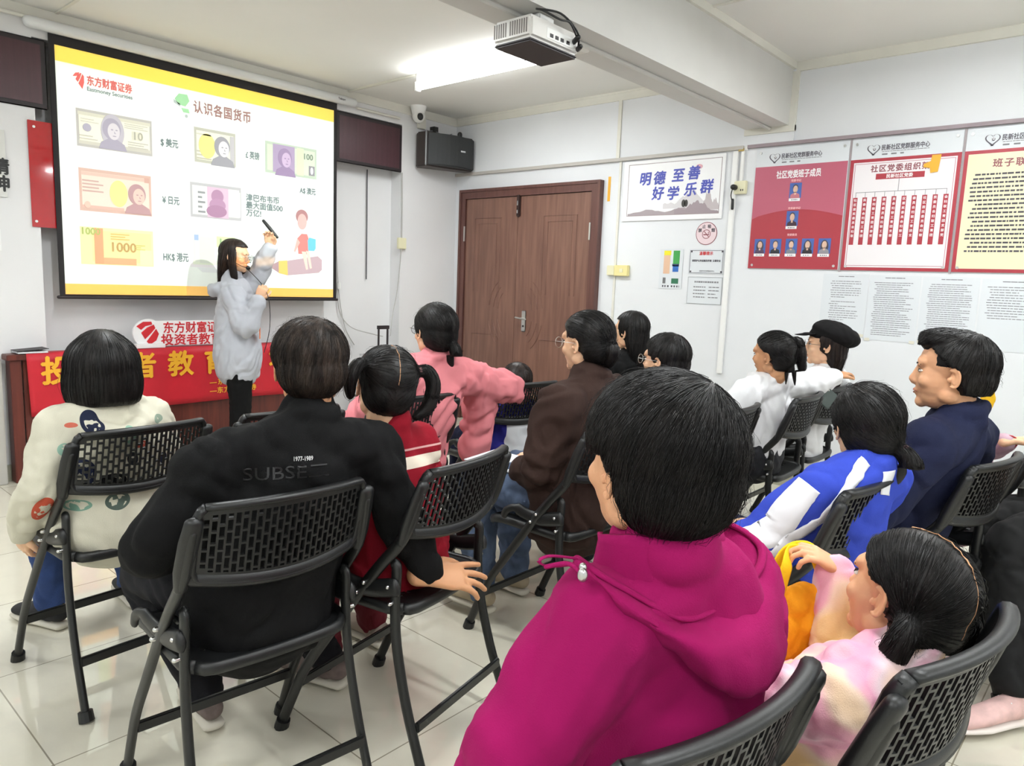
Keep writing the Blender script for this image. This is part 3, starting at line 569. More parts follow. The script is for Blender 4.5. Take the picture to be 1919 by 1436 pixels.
# three big boards
def heart(t, s, z, k):
    mb = MB(); pts = []
    for i in range(30):
        a = R(20+ i*11); x = 16*math.sin(a)**3; y = 13*math.cos(a)-5*math.cos(2*a)-2*math.cos(3*a)-math.cos(4*a); pts.append((s+x*.0019*k, z+y*.0019*k))
    for i in range(29):
        w_ = .0016+.0035*math.sin(math.pi*i/29)**2*k
        (a, b), (c, e) = pts[i], pts[i+1]; wpoly(mb, 'B', [(a-w_, b), (c-w_, e), (c+w_, e), (a+w_, b)], .0095, .0005)
    wdisc(mb, 'B', s+.004, z, .009, .009, .0095); part('heart_emblem', mb, M_ink2, t)
    text('emblem_symbol', '☭', 'B', s-.012, z-.009, .0105, .03, M_white_print, t)
M_ink2 = mat('slate_ink', '57535c', .6)
def header(t, s0, s1, zt=2.325, ls=0.0):
    m_ = s0+.13+ls
    heart(t, m_, 2.262, 1.15)
    text('header_lettering', '民新社区党群服务中心', 'B', m_+.045, 2.255, .0095, .036, M_ink2, t, .0012, fit=.27)
    mb = MB(); lines(mb, m_+.045, m_+.315, 2.240, 2.247, 1, .0095, random.Random(3), 1, .5, (.01, .02), .002); lines(mb, m_+.045, m_+.18, 2.222, 2.233, 1, .0095, random.Random(5), 1, .8, (.02, .035), .012); part('header_small_print', mb, M_ink, t)
    for q in (s0+.03, s1-.03):
        mb = MB(); wdisc(mb, 'B', q, 2.30, .0085, .0085, .009, .005); part('board_screw', mb, M_steel, t)
    for q in (s0+.03, s1-.03):
        mb = MB(); wdisc(mb, 'B', q, 1.535, .0085, .0085, .009, .005); part('board_screw', mb, M_steel, t)
t = panel('notice_board', 'red notice board with seven portrait photos, nearest the corner', 'notice board', 3.018, 3.635, 1.51, 2.33, M_paper, .009)
mb = MB(); B4(mb, 3.018, 3.632, 1.512, 2.205, .009); part('red_field', mb, M_red, t)
mb = MB(); wpoly(mb, 'B', [(3.018, 2.205), (3.018, 1.85)]+[(3.018+.614*i/14, 1.85+.06*math.sin(math.pi*(i/14)*.9+.15)) for i in range(1, 15)]+[(3.632, 2.205)], .0098, .0005); part('rose_field', mb, M_redl, t)
text('board_title', '社区党委班子成员', 'B', 3.17, 2.125, .0106, .055, M_white_print, t, .0018, fit=.30); header(t, 3.018, 3.635)
for s, z, b_ in ((3.275, 2.095, '党委书记'), (3.27, 1.912, '党委副书记'), (3.28, 1.735, '党委委员')): text('board_caption', b_, 'B', s, z, .0106, .017, mat('pale_rose_print', 'f0b9bb', .5), t, .0005)
PH = [(3.27, 1.985, 0, 'b86f78'), (3.265, 1.80, 1, '3a2230'), (3.055, 1.615, 2, '4a3a52'), (3.165, 1.615, 1, '22262c'), (3.275, 1.615, 0, '7d828c'), (3.385, 1.615, 2, '221c22'), (3.495, 1.615, 2, '8d8a90')]
for s, z, hair, cl in PH:
    mb = MB(); B4(mb, s, s+.08, z, z+.10, .0103); ph = part('portrait_photo', mb, mat('photo_blue', '3f5fa6', .4), t)
    q = s+.04
    if hair == 2: mb = MB(); wdisc(mb, 'B', q, z+.048, .026, .04, .0112, .0004); part('portrait_hair', mb, M_dink, ph)
    mb = MB(); wpoly(mb, 'B', [(q-.033, z), (q-.03, z+.022), (q-.01, z+.034), (q+.01, z+.034), (q+.03, z+.022), (q+.033, z)], .0116, .0004); part('portrait_clothes', mb, mat('photo_'+cl, cl, .5), ph)
    mb = MB(); wdisc(mb, 'B', q, z+.068, .0185, .022, .0118, .0003); part('portrait_hair', mb, M_dink, ph)
    mb = MB(); wdisc(mb, 'B', q, z+.058, .0155, .024, .0122, .0003); wpoly(mb, 'B', [(q-.006, z+.022), (q+.006, z+.022), (q+.006, z+.04), (q-.006, z+.04)], .0122, .0003); part('portrait_face', mb, mat('photo_skin', 'd5b29c', .5), ph)
    mb = MB(); B4(mb, s, s+.075, z-.020, z-.001, .0106); nm = part('name_strip', mb, M_white_print, t)
    mb = MB(); lines(mb, s+.015, s+.062, z-.016, z-.006, 1, .0115, random.Random(int(s*100)), 1, .7, (.006, .01), .004); part('name_print', mb, M_ink, nm)
t = panel('notice_board', 'red-bordered white board with organisation chart of ten red bars', 'notice board', 3.65, 4.27, 1.51, 2.33, M_paper, .009)
mb = MB(); B4(mb, 3.65, 4.27, 1.51, 2.205, .009); part('red_border', mb, M_red, t)
mb = MB(); B4(mb, 3.672, 4.25, 1.53, 2.185, .0099); part('white_field', mb, mat('chart_paper', 'e9e4e6', .4), t)
mb = MB()
for a in ((3.68, 4.242, 2.174, 2.1765), (3.68, 4.242, 1.540, 1.5425), (3.68, 3.6825, 1.54, 2.176), (4.2395, 4.242, 1.54, 2.176)): B4(mb, *a, .0108)
part('inner_line', mb, M_redl, t)
text('board_title', '社区党委组织架构', 'B', 3.775, 2.125, .0108, .046, MC['maroon_print'], t, .0016, fit=.38, spacing=1.2); header(t, 3.65, 4.27)
mb = MB(); B4(mb, 3.81, 4.085, 2.075, 2.11, .0108); q = part('red_heading_bar', mb, M_red, t); text('bar_lettering', '民新社区党委', 'B', 3.87, 2.083, .0118, .026, M_white_print, q, .0008, fit=.15)
mb = MB(); B4(mb, 3.945, 3.948, 2.0, 2.075, .0108); B4(mb, 3.70, 4.215, 1.998, 2.001, .0108)
for i in range(10): B4(mb, 3.70+i*.0569, 3.7025+i*.0569, 1.965, 2.0, .0108)
part('chart_lines', mb, M_ink, t)
for i in range(10):
    s = 3.687+i*.0569; mb = MB(); B4(mb, s, s+.027, 1.672, 1.968, .0112); q = part('red_chart_bar', mb, M_red, t)
    text('bar_lettering', '\n'.join('社区居民委员会妇联工青团支部党员'[(i*3) % 7:][:9]), 'B', s+.006, 1.945, .0122, .018, M_white_print, q, .0004, ls=1.55)
mb = MB(); wpoly(mb, 'B', [(4.115, 2.20), (4.165, 2.20), (4.155, 2.10), (4.115, 2.095), (4.11, 2.125), (4.075, 2.13), (4.075, 2.15), (4.112, 2.165)], .0135, .001); tag(part('tape_strip', mb, MC['yellow_tape']), 'crumpled yellow tape stuck on the organisation chart board', 'tape')
t = panel('notice_board', 'red-bordered cream board full of text at the right edge', 'notice board', 4.285, 4.91, 1.51, 2.33, M_paper, .009)
mb = MB(); B4(mb, 4.285, 4.91, 1.51, 2.205, .009); part('red_border', mb, M_red, t)
mb = MB(); B4(mb, 4.305, 4.89, 1.53, 2.185, .0099); part('cream_field', mb, mat('cream_board_print', 'e6dfba', .4), t)
text('board_title', '班子联席会议', 'B', 4.43, 2.11, .0108, .05, MC['maroon_print'], t, .0016, spacing=1.2); header(t, 4.285, 4.91)
mb = MB(); lines(mb, 4.33, 4.87, 1.62, 2.08, 19, .0108, random.Random(11), .85, .42, (.008, .03), .004); part('board_text', mb, M_dink, t)
for s_, w_ in ((3.636, 'grey cover strip between the portrait board and the chart board'), (4.271, 'grey cover strip between the chart board and the cream board')):
    mb = MB(); wbox(mb, 'B', s_, s_+.013, 1.50, 2.335, .0005, .006); tag(part('cover_strip', mb, mat('grey_gap_strip', '9d9395', .5)), w_, 'strip')
PLAB = ['typed white sheet below the portrait board, first of the row', 'typed white sheet with heading, second from the door', 'densely typed white sheet, third from the door', 'half typed white sheet below the cream board']
for i, (s0, s1, z0, z1) in enumerate(((3.545, 3.83, 1.09, 1.485), (3.835, 4.13, 1.07, 1.482), (4.14, 4.44, 1.08, 1.48), (4.45, 4.78, 1.06, 1.475))):
    t = panel('typed_sheet', PLAB[i], 'paper', s0, s1, z0, z1, M_paper, .002, bev=0)
    rg = random.Random(20+i)
    mb = MB(); lines(mb, s0+.09, s1-.09, z1-.022, z1-.01, 1, .002, rg, 1, .4, (.02, .04), .002); part('typed_heading', mb, mat('faint_typing', '7f7f84', .7), t); mb = MB()
    if i == 0: lines(mb, s0+.05, s1-.04, z0+.09, z1-.04, 18, .002, rg, .4, .28, (.01, .03), .003)
    elif i == 3: lines(mb, s0+.03, s1-.02, z0+.18, z1-.04, 13, .002, rg, .8, .28, (.01, .03), .003)
    else: lines(mb, s0+.03, s1-.03, z0+.03, z1-.04, 26, .002, rg, .85, .3, (.01, .03), .002)
    part('typed_text', mb, mat('faint_typing', '7f7f84', .7), t)
    for q in (s0+.004, s1-.03):
        mb = MB(); B4(mb, q, q+.03, z0-.006, z0+.012, .0026); part('tape_corner', mb, mat('clear_tape', 'dcd8c8', .3), t)

# ------------------------------------------------------------------ table front
t = thing('desk', 'long cherry wood desk below the screen behind the presenter', 'desk', (-2.7, -.02, 0))
mb = MB(); mb.box((-3.80, -.13, .765), (-1.6, -.014, .80)); part('desk_top', mb, M_cab, t, bevel=.004)
mb = MB(); mb.box((-3.78, -.11, .0), (-3.72, -.014, .765)); part('side_panel', mb, M_cab, t, bevel=.003)
mb = MB(); mb.box((-1.68, -.11, .0), (-1.62, -.014, .765)); part('side_panel', mb, M_cab, t, bevel=.003)
for k in range(3):
    mb = MB(); x0 = -3.72+k*.68; mb.box((x0+.01, -.10, .08), (x0+.67, -.08, .765)); part('front_panel', mb, M_cab, t, bevel=.004)
mb = MB(); mb.box((-4.9, -.10, 0), (-3.82, .0-.013, .77)); tt = tag(part('side_table', mb, mat('pale_grey_laminate', 'b7b4ae', .5), None, bevel=.006), 'pale grey cabinet at the left edge beside the desk', 'cabinet')
t = thing('banner', 'red banner with yellow characters hanging over the desk front', 'banner', (-2.7, -.14, .8))
mb = MB(); NX = 60; vs = []; fs = []
for i in range(NX+1):
    x = -3.70+(1.78)*i/NX; dep = .10+.02*math.sin(i*.35)*.3
    for j in range(9):
        z = .803-.39*j/8*(1-.012*math.sin(i*.16)+.03*(i/60)); y = -.136+.002-.002*math.sin(i*.45+j*.3)*(j/8)
        vs.append((x+.012*j/8, y, z))
for i in range(NX):
    for j in range(8): a = i*9+j; fs.append((a, a+1, a+10, a+9))
for i in range(NX+1): vs.append((-3.70+1.78*i/NX, -.02, .806))
o = (NX+1)*9
for i in range(NX): fs.append((i*9, i*9+9, o+i+1, o+i))
mb.add(vs, fs); q = part('banner_cloth', mb, mat('red_banner_cloth', 'c0182a', .55, bump=.3, bscale=60, var=.08), t, True)
md = q.modifiers.new('s', 'SOLIDIFY'); md.thickness = .0015
M_yel = mat('yellow_banner_print', 'ecae2b', .5)
for i, ch in enumerate('投资者教育基地'): text('banner_character', ch, 'A', -3.63+i*.257, .625, .1415, .185, M_yel, t, .007)
text('banner_small_print', '—东方财富', 'A', -2.56, .525, .1415, .05, M_yel, t, .0018, spacing=1.35); text('banner_small_print', '—东方财富证券', 'A', -2.56, .462, .1415, .05, M_yel, t, .0018, spacing=1.1)
# white table sign with red swoosh emblem
t = thing('table_sign', 'white cut-out sign with red swoosh and characters on desk', 'sign', (-2.66, -.05, .8))
mb = MB()
def blob(s, z, r, n=26, sx=1, sz=1): return [(s+r*sx*math.cos(2*math.pi*i/n), z+r*sz*math.sin(2*math.pi*i/n)) for i in range(n)]
def wp(mb, pts, d, th): return wpoly(mb, 'A', pts, d, th)
wp(mb, blob(-2.95, .905, .092, sz=1.05, sx=1.1), .0515, .0155); wbox(mb, 'A', -2.93, -2.20, .815, .99, .05, .068); part('sign_board', mb, M_white_print, t, bevel=.002)
M_sw = mat('swoosh_red', 'c9252f', .4)
for p in ([(-3.03, .955), (-2.985, .985), (-2.93, .985), (-2.925, .965), (-2.97, .955), (-3.0, .93)], [(-3.0, .91), (-2.96, .945), (-2.915, .965), (-2.905, .94), (-2.935, .905), (-2.975, .865)], [(-2.965, .85), (-2.93, .895), (-2.90, .935), (-2.882, .90), (-2.90, .855), (-2.945, .825)]):
    mb = MB(); wp(mb, p, .068, .002); part('red_swoosh', mb, M_sw, t)
text('sign_lettering', '东方财富证券', 'A', -2.855, .91, .069, .085, M_sw, t, .0022, fit=.47); text('sign_lettering', '投资者教育基地', 'A', -2.87, .825, .069, .085, M_sw, t, .0022, fit=.62)
mb = MB(); mb.box((-3.05, -.12, .807), (-2.86, -.052, .835)); part('sign_foot', mb, M_white_print, t, bevel=.003)
t = thing('notebook', 'thin dark notebook lying at the left end of the desk', 'notebook', (-3.66, -.06, .81))
mb = MB(); mb.box((-3.74, -.13, .806), (-3.58, .02, .816)); part('pages', mb, M_paper, t); mb = MB(); mb.box((-3.745, -.135, .816), (-3.575, .025, .819), Matrix.Translation((-3.66, -.06, .82)) @ Matrix.Rotation(R(-4), 4, 'Y') @ Matrix.Translation((3.66, .06, -.812))); part('cover', mb, M_dark, t)
# suitcase handle by the wall
t = thing('suitcase', 'dark trolley suitcase with raised handle by the screen wall', 'suitcase', (-1.1, -.3, 0))
mb = MB(); mb.box((-1.30, -.40, .05), (-.92, -.18, .60)); part('suitcase_shell', mb, mat('dark_suitcase', '26262c', .5), t, bevel=.03)
mb = MB(); mb.tube([(-1.155, -.3, .55), (-1.155, -.3, .925), (-1.06, -.3, .93), (-1.06, -.3, .55)], .009, 8, (0, 1, 0)); mb.box((-1.165, -.312, .91), (-1.05, -.288, .94)); part('pull_handle', mb, M_dark, t)
for x in (-1.27, -.95):
    mb = MB(); mb.tube([(x-.012, -.3, .028), (x+.012, -.3, .028)], .028, 14, (0, 0, 1), False); part('wheel', mb, M_black, t)
# ------------------------------------------------------------------ folding chair
def panel_grid(fn, nu, nv, hole, th, mb):
    """curved sheet with holes: fn(u,v)->point, hole(i,j)->bool; two skins plus walls"""
    P = [[fn(i/nu, j/nv) for j in range(nv+1)] for i in range(nu+1)]
    def nrm(i, j):
        a = P[min(i+1, nu)][j]-P[max(i-1, 0)][j]; b = P[i][min(j+1, nv)]-P[i][max(j-1, 0)]; return a.cross(b).normalized()
    idx = {}; vs = []
    def vid(i, j, s):
        k = (i, j, s)
        if k not in idx: idx[k] = len(vs); vs.append(P[i][j]+nrm(i, j)*(th/2*s))
        return idx[k]
    fs = []; solid = lambda i, j: 0 <= i < nu and 0 <= j < nv and not hole(i, j)
    for i in range(nu):
        for j in range(nv):
            if not solid(i, j): continue
            a, b, c, d = (i, j), (i+1, j), (i+1, j+1), (i, j+1)
            fs.append(tuple(vid(*q, 1) for q in (a, b, c, d))); fs.append(tuple(vid(*q, -1) for q in (d, c, b, a)))
            for (p, q, ni, nj) in ((a, b, i, j-1), (b, c, i+1, j), (c, d, i, j+1), (d, a, i-1, j)):
                if not solid(ni, nj): fs.append((vid(*p, -1), vid(*q, -1), vid(*q, 1), vid(*p, 1)))
    return mb.add(vs, fs)
def chair_meshes():
    D = {}
    HW = .198
    def back(u, v):
        x = HW*(2*u-1); c = 1-(2*u-1)**2
        return Vector((x, -.142-.049*v-.040*c, .691+.169*v-.022*c*(1-v)+.004*c*v))
    def hole(i, j):
        nu_, nv_ = 53, 36
        if i < 2 or i > nu_-3 or i % 2 == 1: return False
        if j < 5 or j > nv_-4: return False
        if (i < 4 or i > nu_-5) and (j < 7 or j > nv_-6): return False
        q = (j+(3 if (i//2) % 2 else 0)) % 6
        return q not in (0,) and True
    # columns: even cells are slots, odd cells bars
    def fn(u, v):
        k = u*53; i = int(k); f = k-i
        # slots a little wider than bars
        pos = (i+(.36 if i % 2 else 0))+f*(.64 if i % 2 else 1.36) if 0 < i < 53 else k
        return back(min(1, max(0, pos/53)), v)
    mb = MB(); panel_grid(fn, 53, 36, hole, .007, mb); D['backrest'] = mb.mesh('backrest', M_black, False)
    # rim
    rim = []
    n = 16
    for i in range(n+1): rim.append(back(i/n*.92+.04, 1.0)+Vector((0, 0, .003)))
    rim += [back(.985, .96), back(1, .85), back(1, .6), back(1, .3), back(1, .12), back(.98, .03)]
    for i in range(n+1): rim.append(back(1-(i/n*.92+.04), 0))
    rim += [back(.02, .03), back(0, .12), back(0, .3), back(0, .6), back(0, .85), back(.015, .96), rim[0]]
    w = [(.0085, .014)]*len(rim)
    mb = MB(); mb.tube(rim, w, 8, (0, 1, 0), False)
    low = [back(1-i/n, .04)+Vector((0, -.002, -.002)) for i in range(n+1)]
    mb.tube(low, [(.017, .009)]*(n+1), 8, (0, 1, 0)); D['rim'] = mb.mesh('rim', M_black, True)
    for sg, nm in ((-1, 'L'), (1, 'R')):
        mb = MB(); mb.tube([(sg*.205, -.192, .832), (sg*.209, -.175, .79), (sg*.214, -.150, .72), (sg*.216, -.135, .675)], [(.021, .014), (.023, .015), (.022, .016), (.015, .014)], 10, (0, 1, 0)); D['socket'+nm] = mb.mesh('socket', M_black, True)
        pts = cr([(sg*.208, -.185, .81), (sg*.216, -.142, .69), (sg*.2185, -.07, .60), (sg*.219, .002, .509), (sg*.219, .11, .36), (sg*.219, .205, .225), (sg*.219, .262, .11), (sg*.219, .305, .014)], 4)
        mb = MB(); mb.tube(pts, [(.0165, .0115)]*len(pts), 10, (1, 0, 0)); D['front'+nm] = mb.mesh('front_leg', M_tube, True)
        pts = cr([(sg*.198, -.098, .603), (sg*.200, -.108, .59), (sg*.201, -.105, .50), (sg*.204, -.115, .38), (sg*.209, -.155, .22), (sg*.213, -.205, .08), (sg*.214, -.228, .014)], 4)
        mb = MB(); mb.tube(pts, [(.0155, .011)]*len(pts), 10, (1, 0, 0)); D['rear'+nm] = mb.mesh('rear_leg', M_tube, True)
        mb = MB(); mb.tube([(sg*.219, .297, .03), (sg*.219, .307, .001)], [.0205, .022], 12, (1, 0, 0), False); D['capf'+nm] = mb.mesh('foot_cap', M_black, False)
        mb = MB(); mb.tube([(sg*.214, -.222, .03), (sg*.214, -.231, .001)], [.0205, .022], 12, (1, 0, 0), False); D['capr'+nm] = mb.mesh('foot_cap', M_black, False)
        mb = MB(); mb.tube(cr([(sg*.212, -.115, .545), (sg*.214, -.03, .525), (sg*.222, .03, .53), (sg*.232, .075, .545), (sg*.238, .11, .53), (sg*.238, .125, .505)], 4), [(.012, .026)]*6+[(.010, .022)]*6+[(.009, .014)]*9, 10, (0, 0, 1)); D['bracket'+nm] = mb.mesh('bracket', M_black, True)
        mb = MB(); sg_ = sg
        for iv, (y, z) in enumerate(((-.096, .545), (-.104, .50), (.0, .512), (-.025, .545))):
            mb = MB(); mb.tube([(sg*(.209 if y < -.05 else .226), y, z), (sg*(.222 if y < -.05 else .236), y, z)], .0062, 8, (0, 0, 1)); D['rivet%s%d' % (nm, iv)] = mb.mesh('rivet', M_rivet, True)
    mb = MB(); mb.box((-.215, .222, .155), (.215, .236, .185)); D['barf'] = mb.mesh('front_bar', M_tube, False, bevel=.004)
    mb = MB(); mb.box((-.208, -.196, .155), (.208, -.182, .185)); D['barr'] = mb.mesh('rear_bar', M_tube, False, bevel=.004)
    # seat
    def seat(u, v):
        x = .2*(2*u-1); y = -.135+.385*v; k = abs(2*u-1); cz = .478-.010*(1-k*k)-.018*max(0, v-.75)/.25*max(0, v-.75)/.25*1.2
        # rounded plan corners
        if k > .8 and (v < .12 or v > .88):
            dv = (.12-v)/.12 if v < .12 else (v-.88)/.12; dk = (k-.8)/.2
            s_ = 1-.10*dv*dk; x *= s_; y = .0575+(y-.0575)*s_
        return Vector((x, y, cz))
    def shole(i, j):
        if i < 5 or i > 40 or j < 8 or j > 37: return False
        return i % 2 == 0 and (j+(2 if (i//2) % 2 else 0)) % 5 not in (0,)
    mb = MB(); panel_grid(seat, 46, 46, shole, .010, mb); D['seat'] = mb.mesh('seat', M_black, False)
    out = [seat(i/14, 0) for i in range(15)]+[seat(1, i/14) for i in range(1, 15)]+[seat(1-i/14, 1) for i in range(1, 15)]+[seat(0, 1-i/14) for i in range(1, 15)]
    mb = MB(); mb.tube([p+Vector((0, 0, -.004)) for p in out], [(.012, .017)]*len(out), 8, (0, 0, 1), False); D['seatrim'] = mb.mesh('seat_rim', M_black, True)
    return D
CM = chair_meshes()
def chair(x, y, r, label, group='black folding chairs in rows'):
    t = thing('folding_chair', label, 'chair', (x, y, 0), r, group)
    def L(n, k, p=t): return link(n, CM[k], p)
    b = L('backrest', 'backrest'); L('backrest_rim', 'rim', b)
    L('tube_socket', 'socketL', b); L('tube_socket', 'socketR', b)
    s = L('seat', 'seat'); L('seat_rim', 'seatrim', s)
    for q in 'LR':
        a = L('front_leg', 'front'+q); L('foot_cap', 'capf'+q, a); L('hinge_bracket', 'bracket'+q, a)
        a = L('rear_leg', 'rear'+q); L('foot_cap', 'capr'+q, a); 
        for iv in range(4): L('rivet', 'rivet%s%d' % (q, iv), a)['label'] = 'shiny steel rivet'
    L('front_bar', 'barf'); L('rear_bar', 'barr')
    return t
CH = [(-4.14, -2.766, .064, 'folding chair holding the child in the printed cream hoodie'),
 (-4.154, -3.656, -.09, 'folding chair holding the man in the black jacket'),
 (-3.672, -3.695, .20, 'folding chair under the girl in red and an old hand'),
 (-3.029, -2.802, -.137, 'folding chair holding the woman in the pink jacket'),
 (-2.318, -2.804, -.19, 'folding chair holding the small child beside the pink woman'),
 (-2.875, -3.68, .0, 'folding chair holding the woman in the brown jacket'),
 (-1.503, -3.847, .046, 'folding chair under the ponytailed girl in the white shirt'),
 (-.98, -3.82, .0, 'folding chair behind the white-shirted girl, by the wall'),
 (-2.976, -4.542, -.02, 'folding chair of the girl in the blue uniform'),
 (-2.356, -4.743, -.17, 'folding chair holding the man in the navy jacket'),
 (-3.805, -4.912, -.16, 'folding chair in the right foreground holding the pastel child'),
 (-4.222, -4.748, -.16, 'folding chair at the bottom holding the woman in magenta'),
 (-3.62, -2.78, .0, 'empty folding chair between printed hoodie child and black jacket man'),
 (-1.66, -4.80, -.05, 'folding chair behind the navy jacket man near the wall'),
 (-2.15, -3.80, .05, 'folding chair left of the white-shirted girl'),
 (-1.3, -2.85, .0, 'folding chair under the long-haired woman by the door')]
for c in CH: chair(*c)
# ------------------------------------------------------------------ people
def cloth_mat(name, col, rough=.9, sheen=.0, bump=.35, bscale=420, var=.06): return mat(name, col, rough, spec=.2, sheen=0, bump=bump, bscale=bscale, var=var, vscale=9)
def skin_mat(name, col):
    m = mat(name, col, .5, spec=.4, bump=.12, bscale=300, var=.05, vscale=14)
    b = m.node_tree.nodes['Principled BSDF']; b.inputs['Subsurface Weight'].default_value = .12; b.inputs['Subsurface Radius'].default_value = (.02, .008, .004); b.inputs['Subsurface Scale'].default_value = .3
    return m
SK = skin_mat('light_skin', 'd9a27c'); SKD = skin_mat('weathered_skin', 'c8936c'); SKP = skin_mat('pale_skin', 'e3b592')
M_lip = mat('lips', 'b5695c', .45); M_brow = mat('eyebrow_hair', '241b18', .7); M_eyew = mat('eye_white', 'e9e5de', .2); M_iris = mat('dark_iris', '1d1410', .15)
def hair_mat(name, a, b_, rough=.46):
    m = bpy.data.materials.new(name); m.use_nodes = True; nt = m.node_tree; N = nt.nodes; L = nt.links; b = N['Principled BSDF']
    tc = N.new('ShaderNodeTexCoord'); n = N.new('ShaderNodeTexNoise'); n.inputs['Scale'].default_value = 55; n.inputs['Detail'].default_value = 4
    mp = N.new('ShaderNodeMapping'); mp.inputs['Scale'].default_value = (1, 1, .12); L.new(tc.outputs['Object'], mp.inputs[0]); L.new(mp.outputs[0], n.inputs[0])
    cp = N.new('ShaderNodeValToRGB'); cp.color_ramp.elements[0].position = .4; cp.color_ramp.elements[1].position = .7
    cp.color_ramp.elements[0].color = lin(a); cp.color_ramp.elements[1].color = lin(b_); L.new(n.outputs[0], cp.inputs[0]); L.new(cp.outputs[0], b.inputs['Base Color'])
    b.inputs['Roughness'].default_value = rough; b.inputs['Specular IOR Level'].default_value = .28
    return m
H_blk = hair_mat('black_hair', '0b0909', '1c1817'); H_brn = hair_mat('brown_black_hair', '1a1210', '30241f'); H_gry = hair_mat('grey_hair', '96928f', 'c9c6c4', .6); H_thin = hair_mat('thinning_hair', '1c1613', '40342c')

def remesh(mb, voxel, smooth=4, fac=.5):
    me = mb.mesh('tmp', M_white); o = bpy.data.objects.new('tmp', me); COL.objects.link(o)
    md = o.modifiers.new('r', 'REMESH'); md.mode = 'VOXEL'; md.voxel_size = voxel; md.adaptivity = 0
    if smooth: s = o.modifiers.new('s', 'SMOOTH'); s.factor = fac; s.iterations = smooth
    dg = bpy.context.evaluated_depsgraph_get(); r = bpy.data.meshes.new_from_object(o.evaluated_get(dg))
    bpy.data.objects.remove(o); bpy.data.meshes.remove(me)
    return r
def folds(me, amp, freq=9, seed=0, zdir=None):
    if not amp: return
    me.update(); off = Vector((seed*3.1, seed*1.7, seed*.9)); out = []
    for v in me.vertices:
        p = v.co*freq + off
        w = Vector((noise.noise(p*.5+Vector((5, 0, 0))), noise.noise(p*.5+Vector((0, 9, 0))), noise.noise(p*.5)))
        q = p + w*1.3; q.z *= .75
        a = noise.noise(q); b = noise.noise(q*2.1+Vector((3, 3, 3)))
        d = .7*b + 1.1*min(abs(a)*2.2, .8) - .5
        out.append(v.co + v.normal*amp*d)
    for v, c in zip(me.vertices, out): v.co = c
def finish(name, me, mats, parent, smooth=True, shift=True, label=None):
    o_ = parent_origin(parent)
    if shift:
        me.transform(Matrix.Translation(-o_))
    me.materials.clear()
    for m in (mats if isinstance(mats, (list, tuple)) else [mats]): me.materials.append(m)
    me.polygons.foreach_set('use_smooth', [smooth]*len(me.polygons)); me.update()
    o = link(name, me, parent)
    if label: o['label'] = label
    return o
def join(meshes):
    bm = bmesh.new()
    for m in meshes: bm.from_mesh(m)
    r = bpy.data.meshes.new('joined'); bm.to_mesh(r); bm.free()
    for m in meshes: bpy.data.meshes.remove(m)
    return r
def head_matrix(H, yaw, pitch=0, roll=0, s=1.0):
    return Matrix.Translation(Vector(H)) @ Matrix.Rotation(yaw, 4, 'Z') @ Matrix.Rotation(-pitch, 4, 'X') @ Matrix.Rotation(roll, 4, 'Y') @ Matrix.Scale(s, 4)
def head_shape(M, nose=1.0, jaw=1.0):
    mb = MB(); e = lambda c, r, rot=None: mb.ell(c, r, M, 20, 14, rot)
    e((0, -.012, .032), (.074, .094, .084)); e((0, .028, -.020), (.063*jaw, .060, .080)); e((0, .030, -.066), (.050*jaw, .048, .040))
    e((0, .066, -.088), (.022, .018, .018)); e((0, .070, .028), (.052, .018, .020))
    for s in (-1, 1):
        e((s*.036, .056, -.026), (.024, .024, .022)); e((s*.028, .078, .020), (.020, .008, .006)); e((s*.050*jaw, .0, -.060), (.014, .028, .022))
    mb.tube([(0, .082, .012), (0, .089, -.008), (0, .0975, -.025), (0, .092, -.033)], [.0070, .0085, .0100*nose, .008], 10, (0, 1, 0), True, M)
    for s in (-1, 1): e((s*.010*nose, .086, -.030), (.0075, .009, .0065))
    e((0, .081, -.054), (.021, .009, .006)); e((0, .079, -.064), (.017, .009, .006))
    mb.tube([(0, -.012, -.02), (0, -.020, -.07), (0, -.024, -.098)], [.053, .049, .046], 14, (0, 1, 0), True, M)
    me = remesh(mb, .0042*M.to_scale().x, 3)
    # ears as fine shells
    er = MB()
    for s in (-1, 1):
        rr = Matrix.Rotation(s*R(24), 3, 'Z')
        c = Vector((s*.0765, -.006, -.010)); pts = []
        for i in range(15):
            a = R(-118+i*17.5); p = Vector((s*.005+s*.004*math.cos(a), -.014*math.cos(a)-.003, .026*math.sin(a)+(.002))); pts.append(c+p)
        er.tube(pts, [.0034]*11+[.0038, .0042, .0052, .0056], 8, (1, 0, 0), True, M)
        er.ell(c+Vector((s*-.001, -.003, 0)), (.0035, .013, .023), M, 12, 8, rr); er.ell(c+Vector((s*.001, .010, -.004)), (.005, .005, .008), M, 10, 6)
        pts = [c+Vector((s*.005, -.008*math.cos(R(a))-.002, .017*math.sin(R(a))+.003)) for a in range(-80, 110, 30)]
        er.tube(pts, .003, 6, (1, 0, 0), True, M)
    em = remesh(er, .0026*M.to_scale().x, 2)
    return join([me, em])
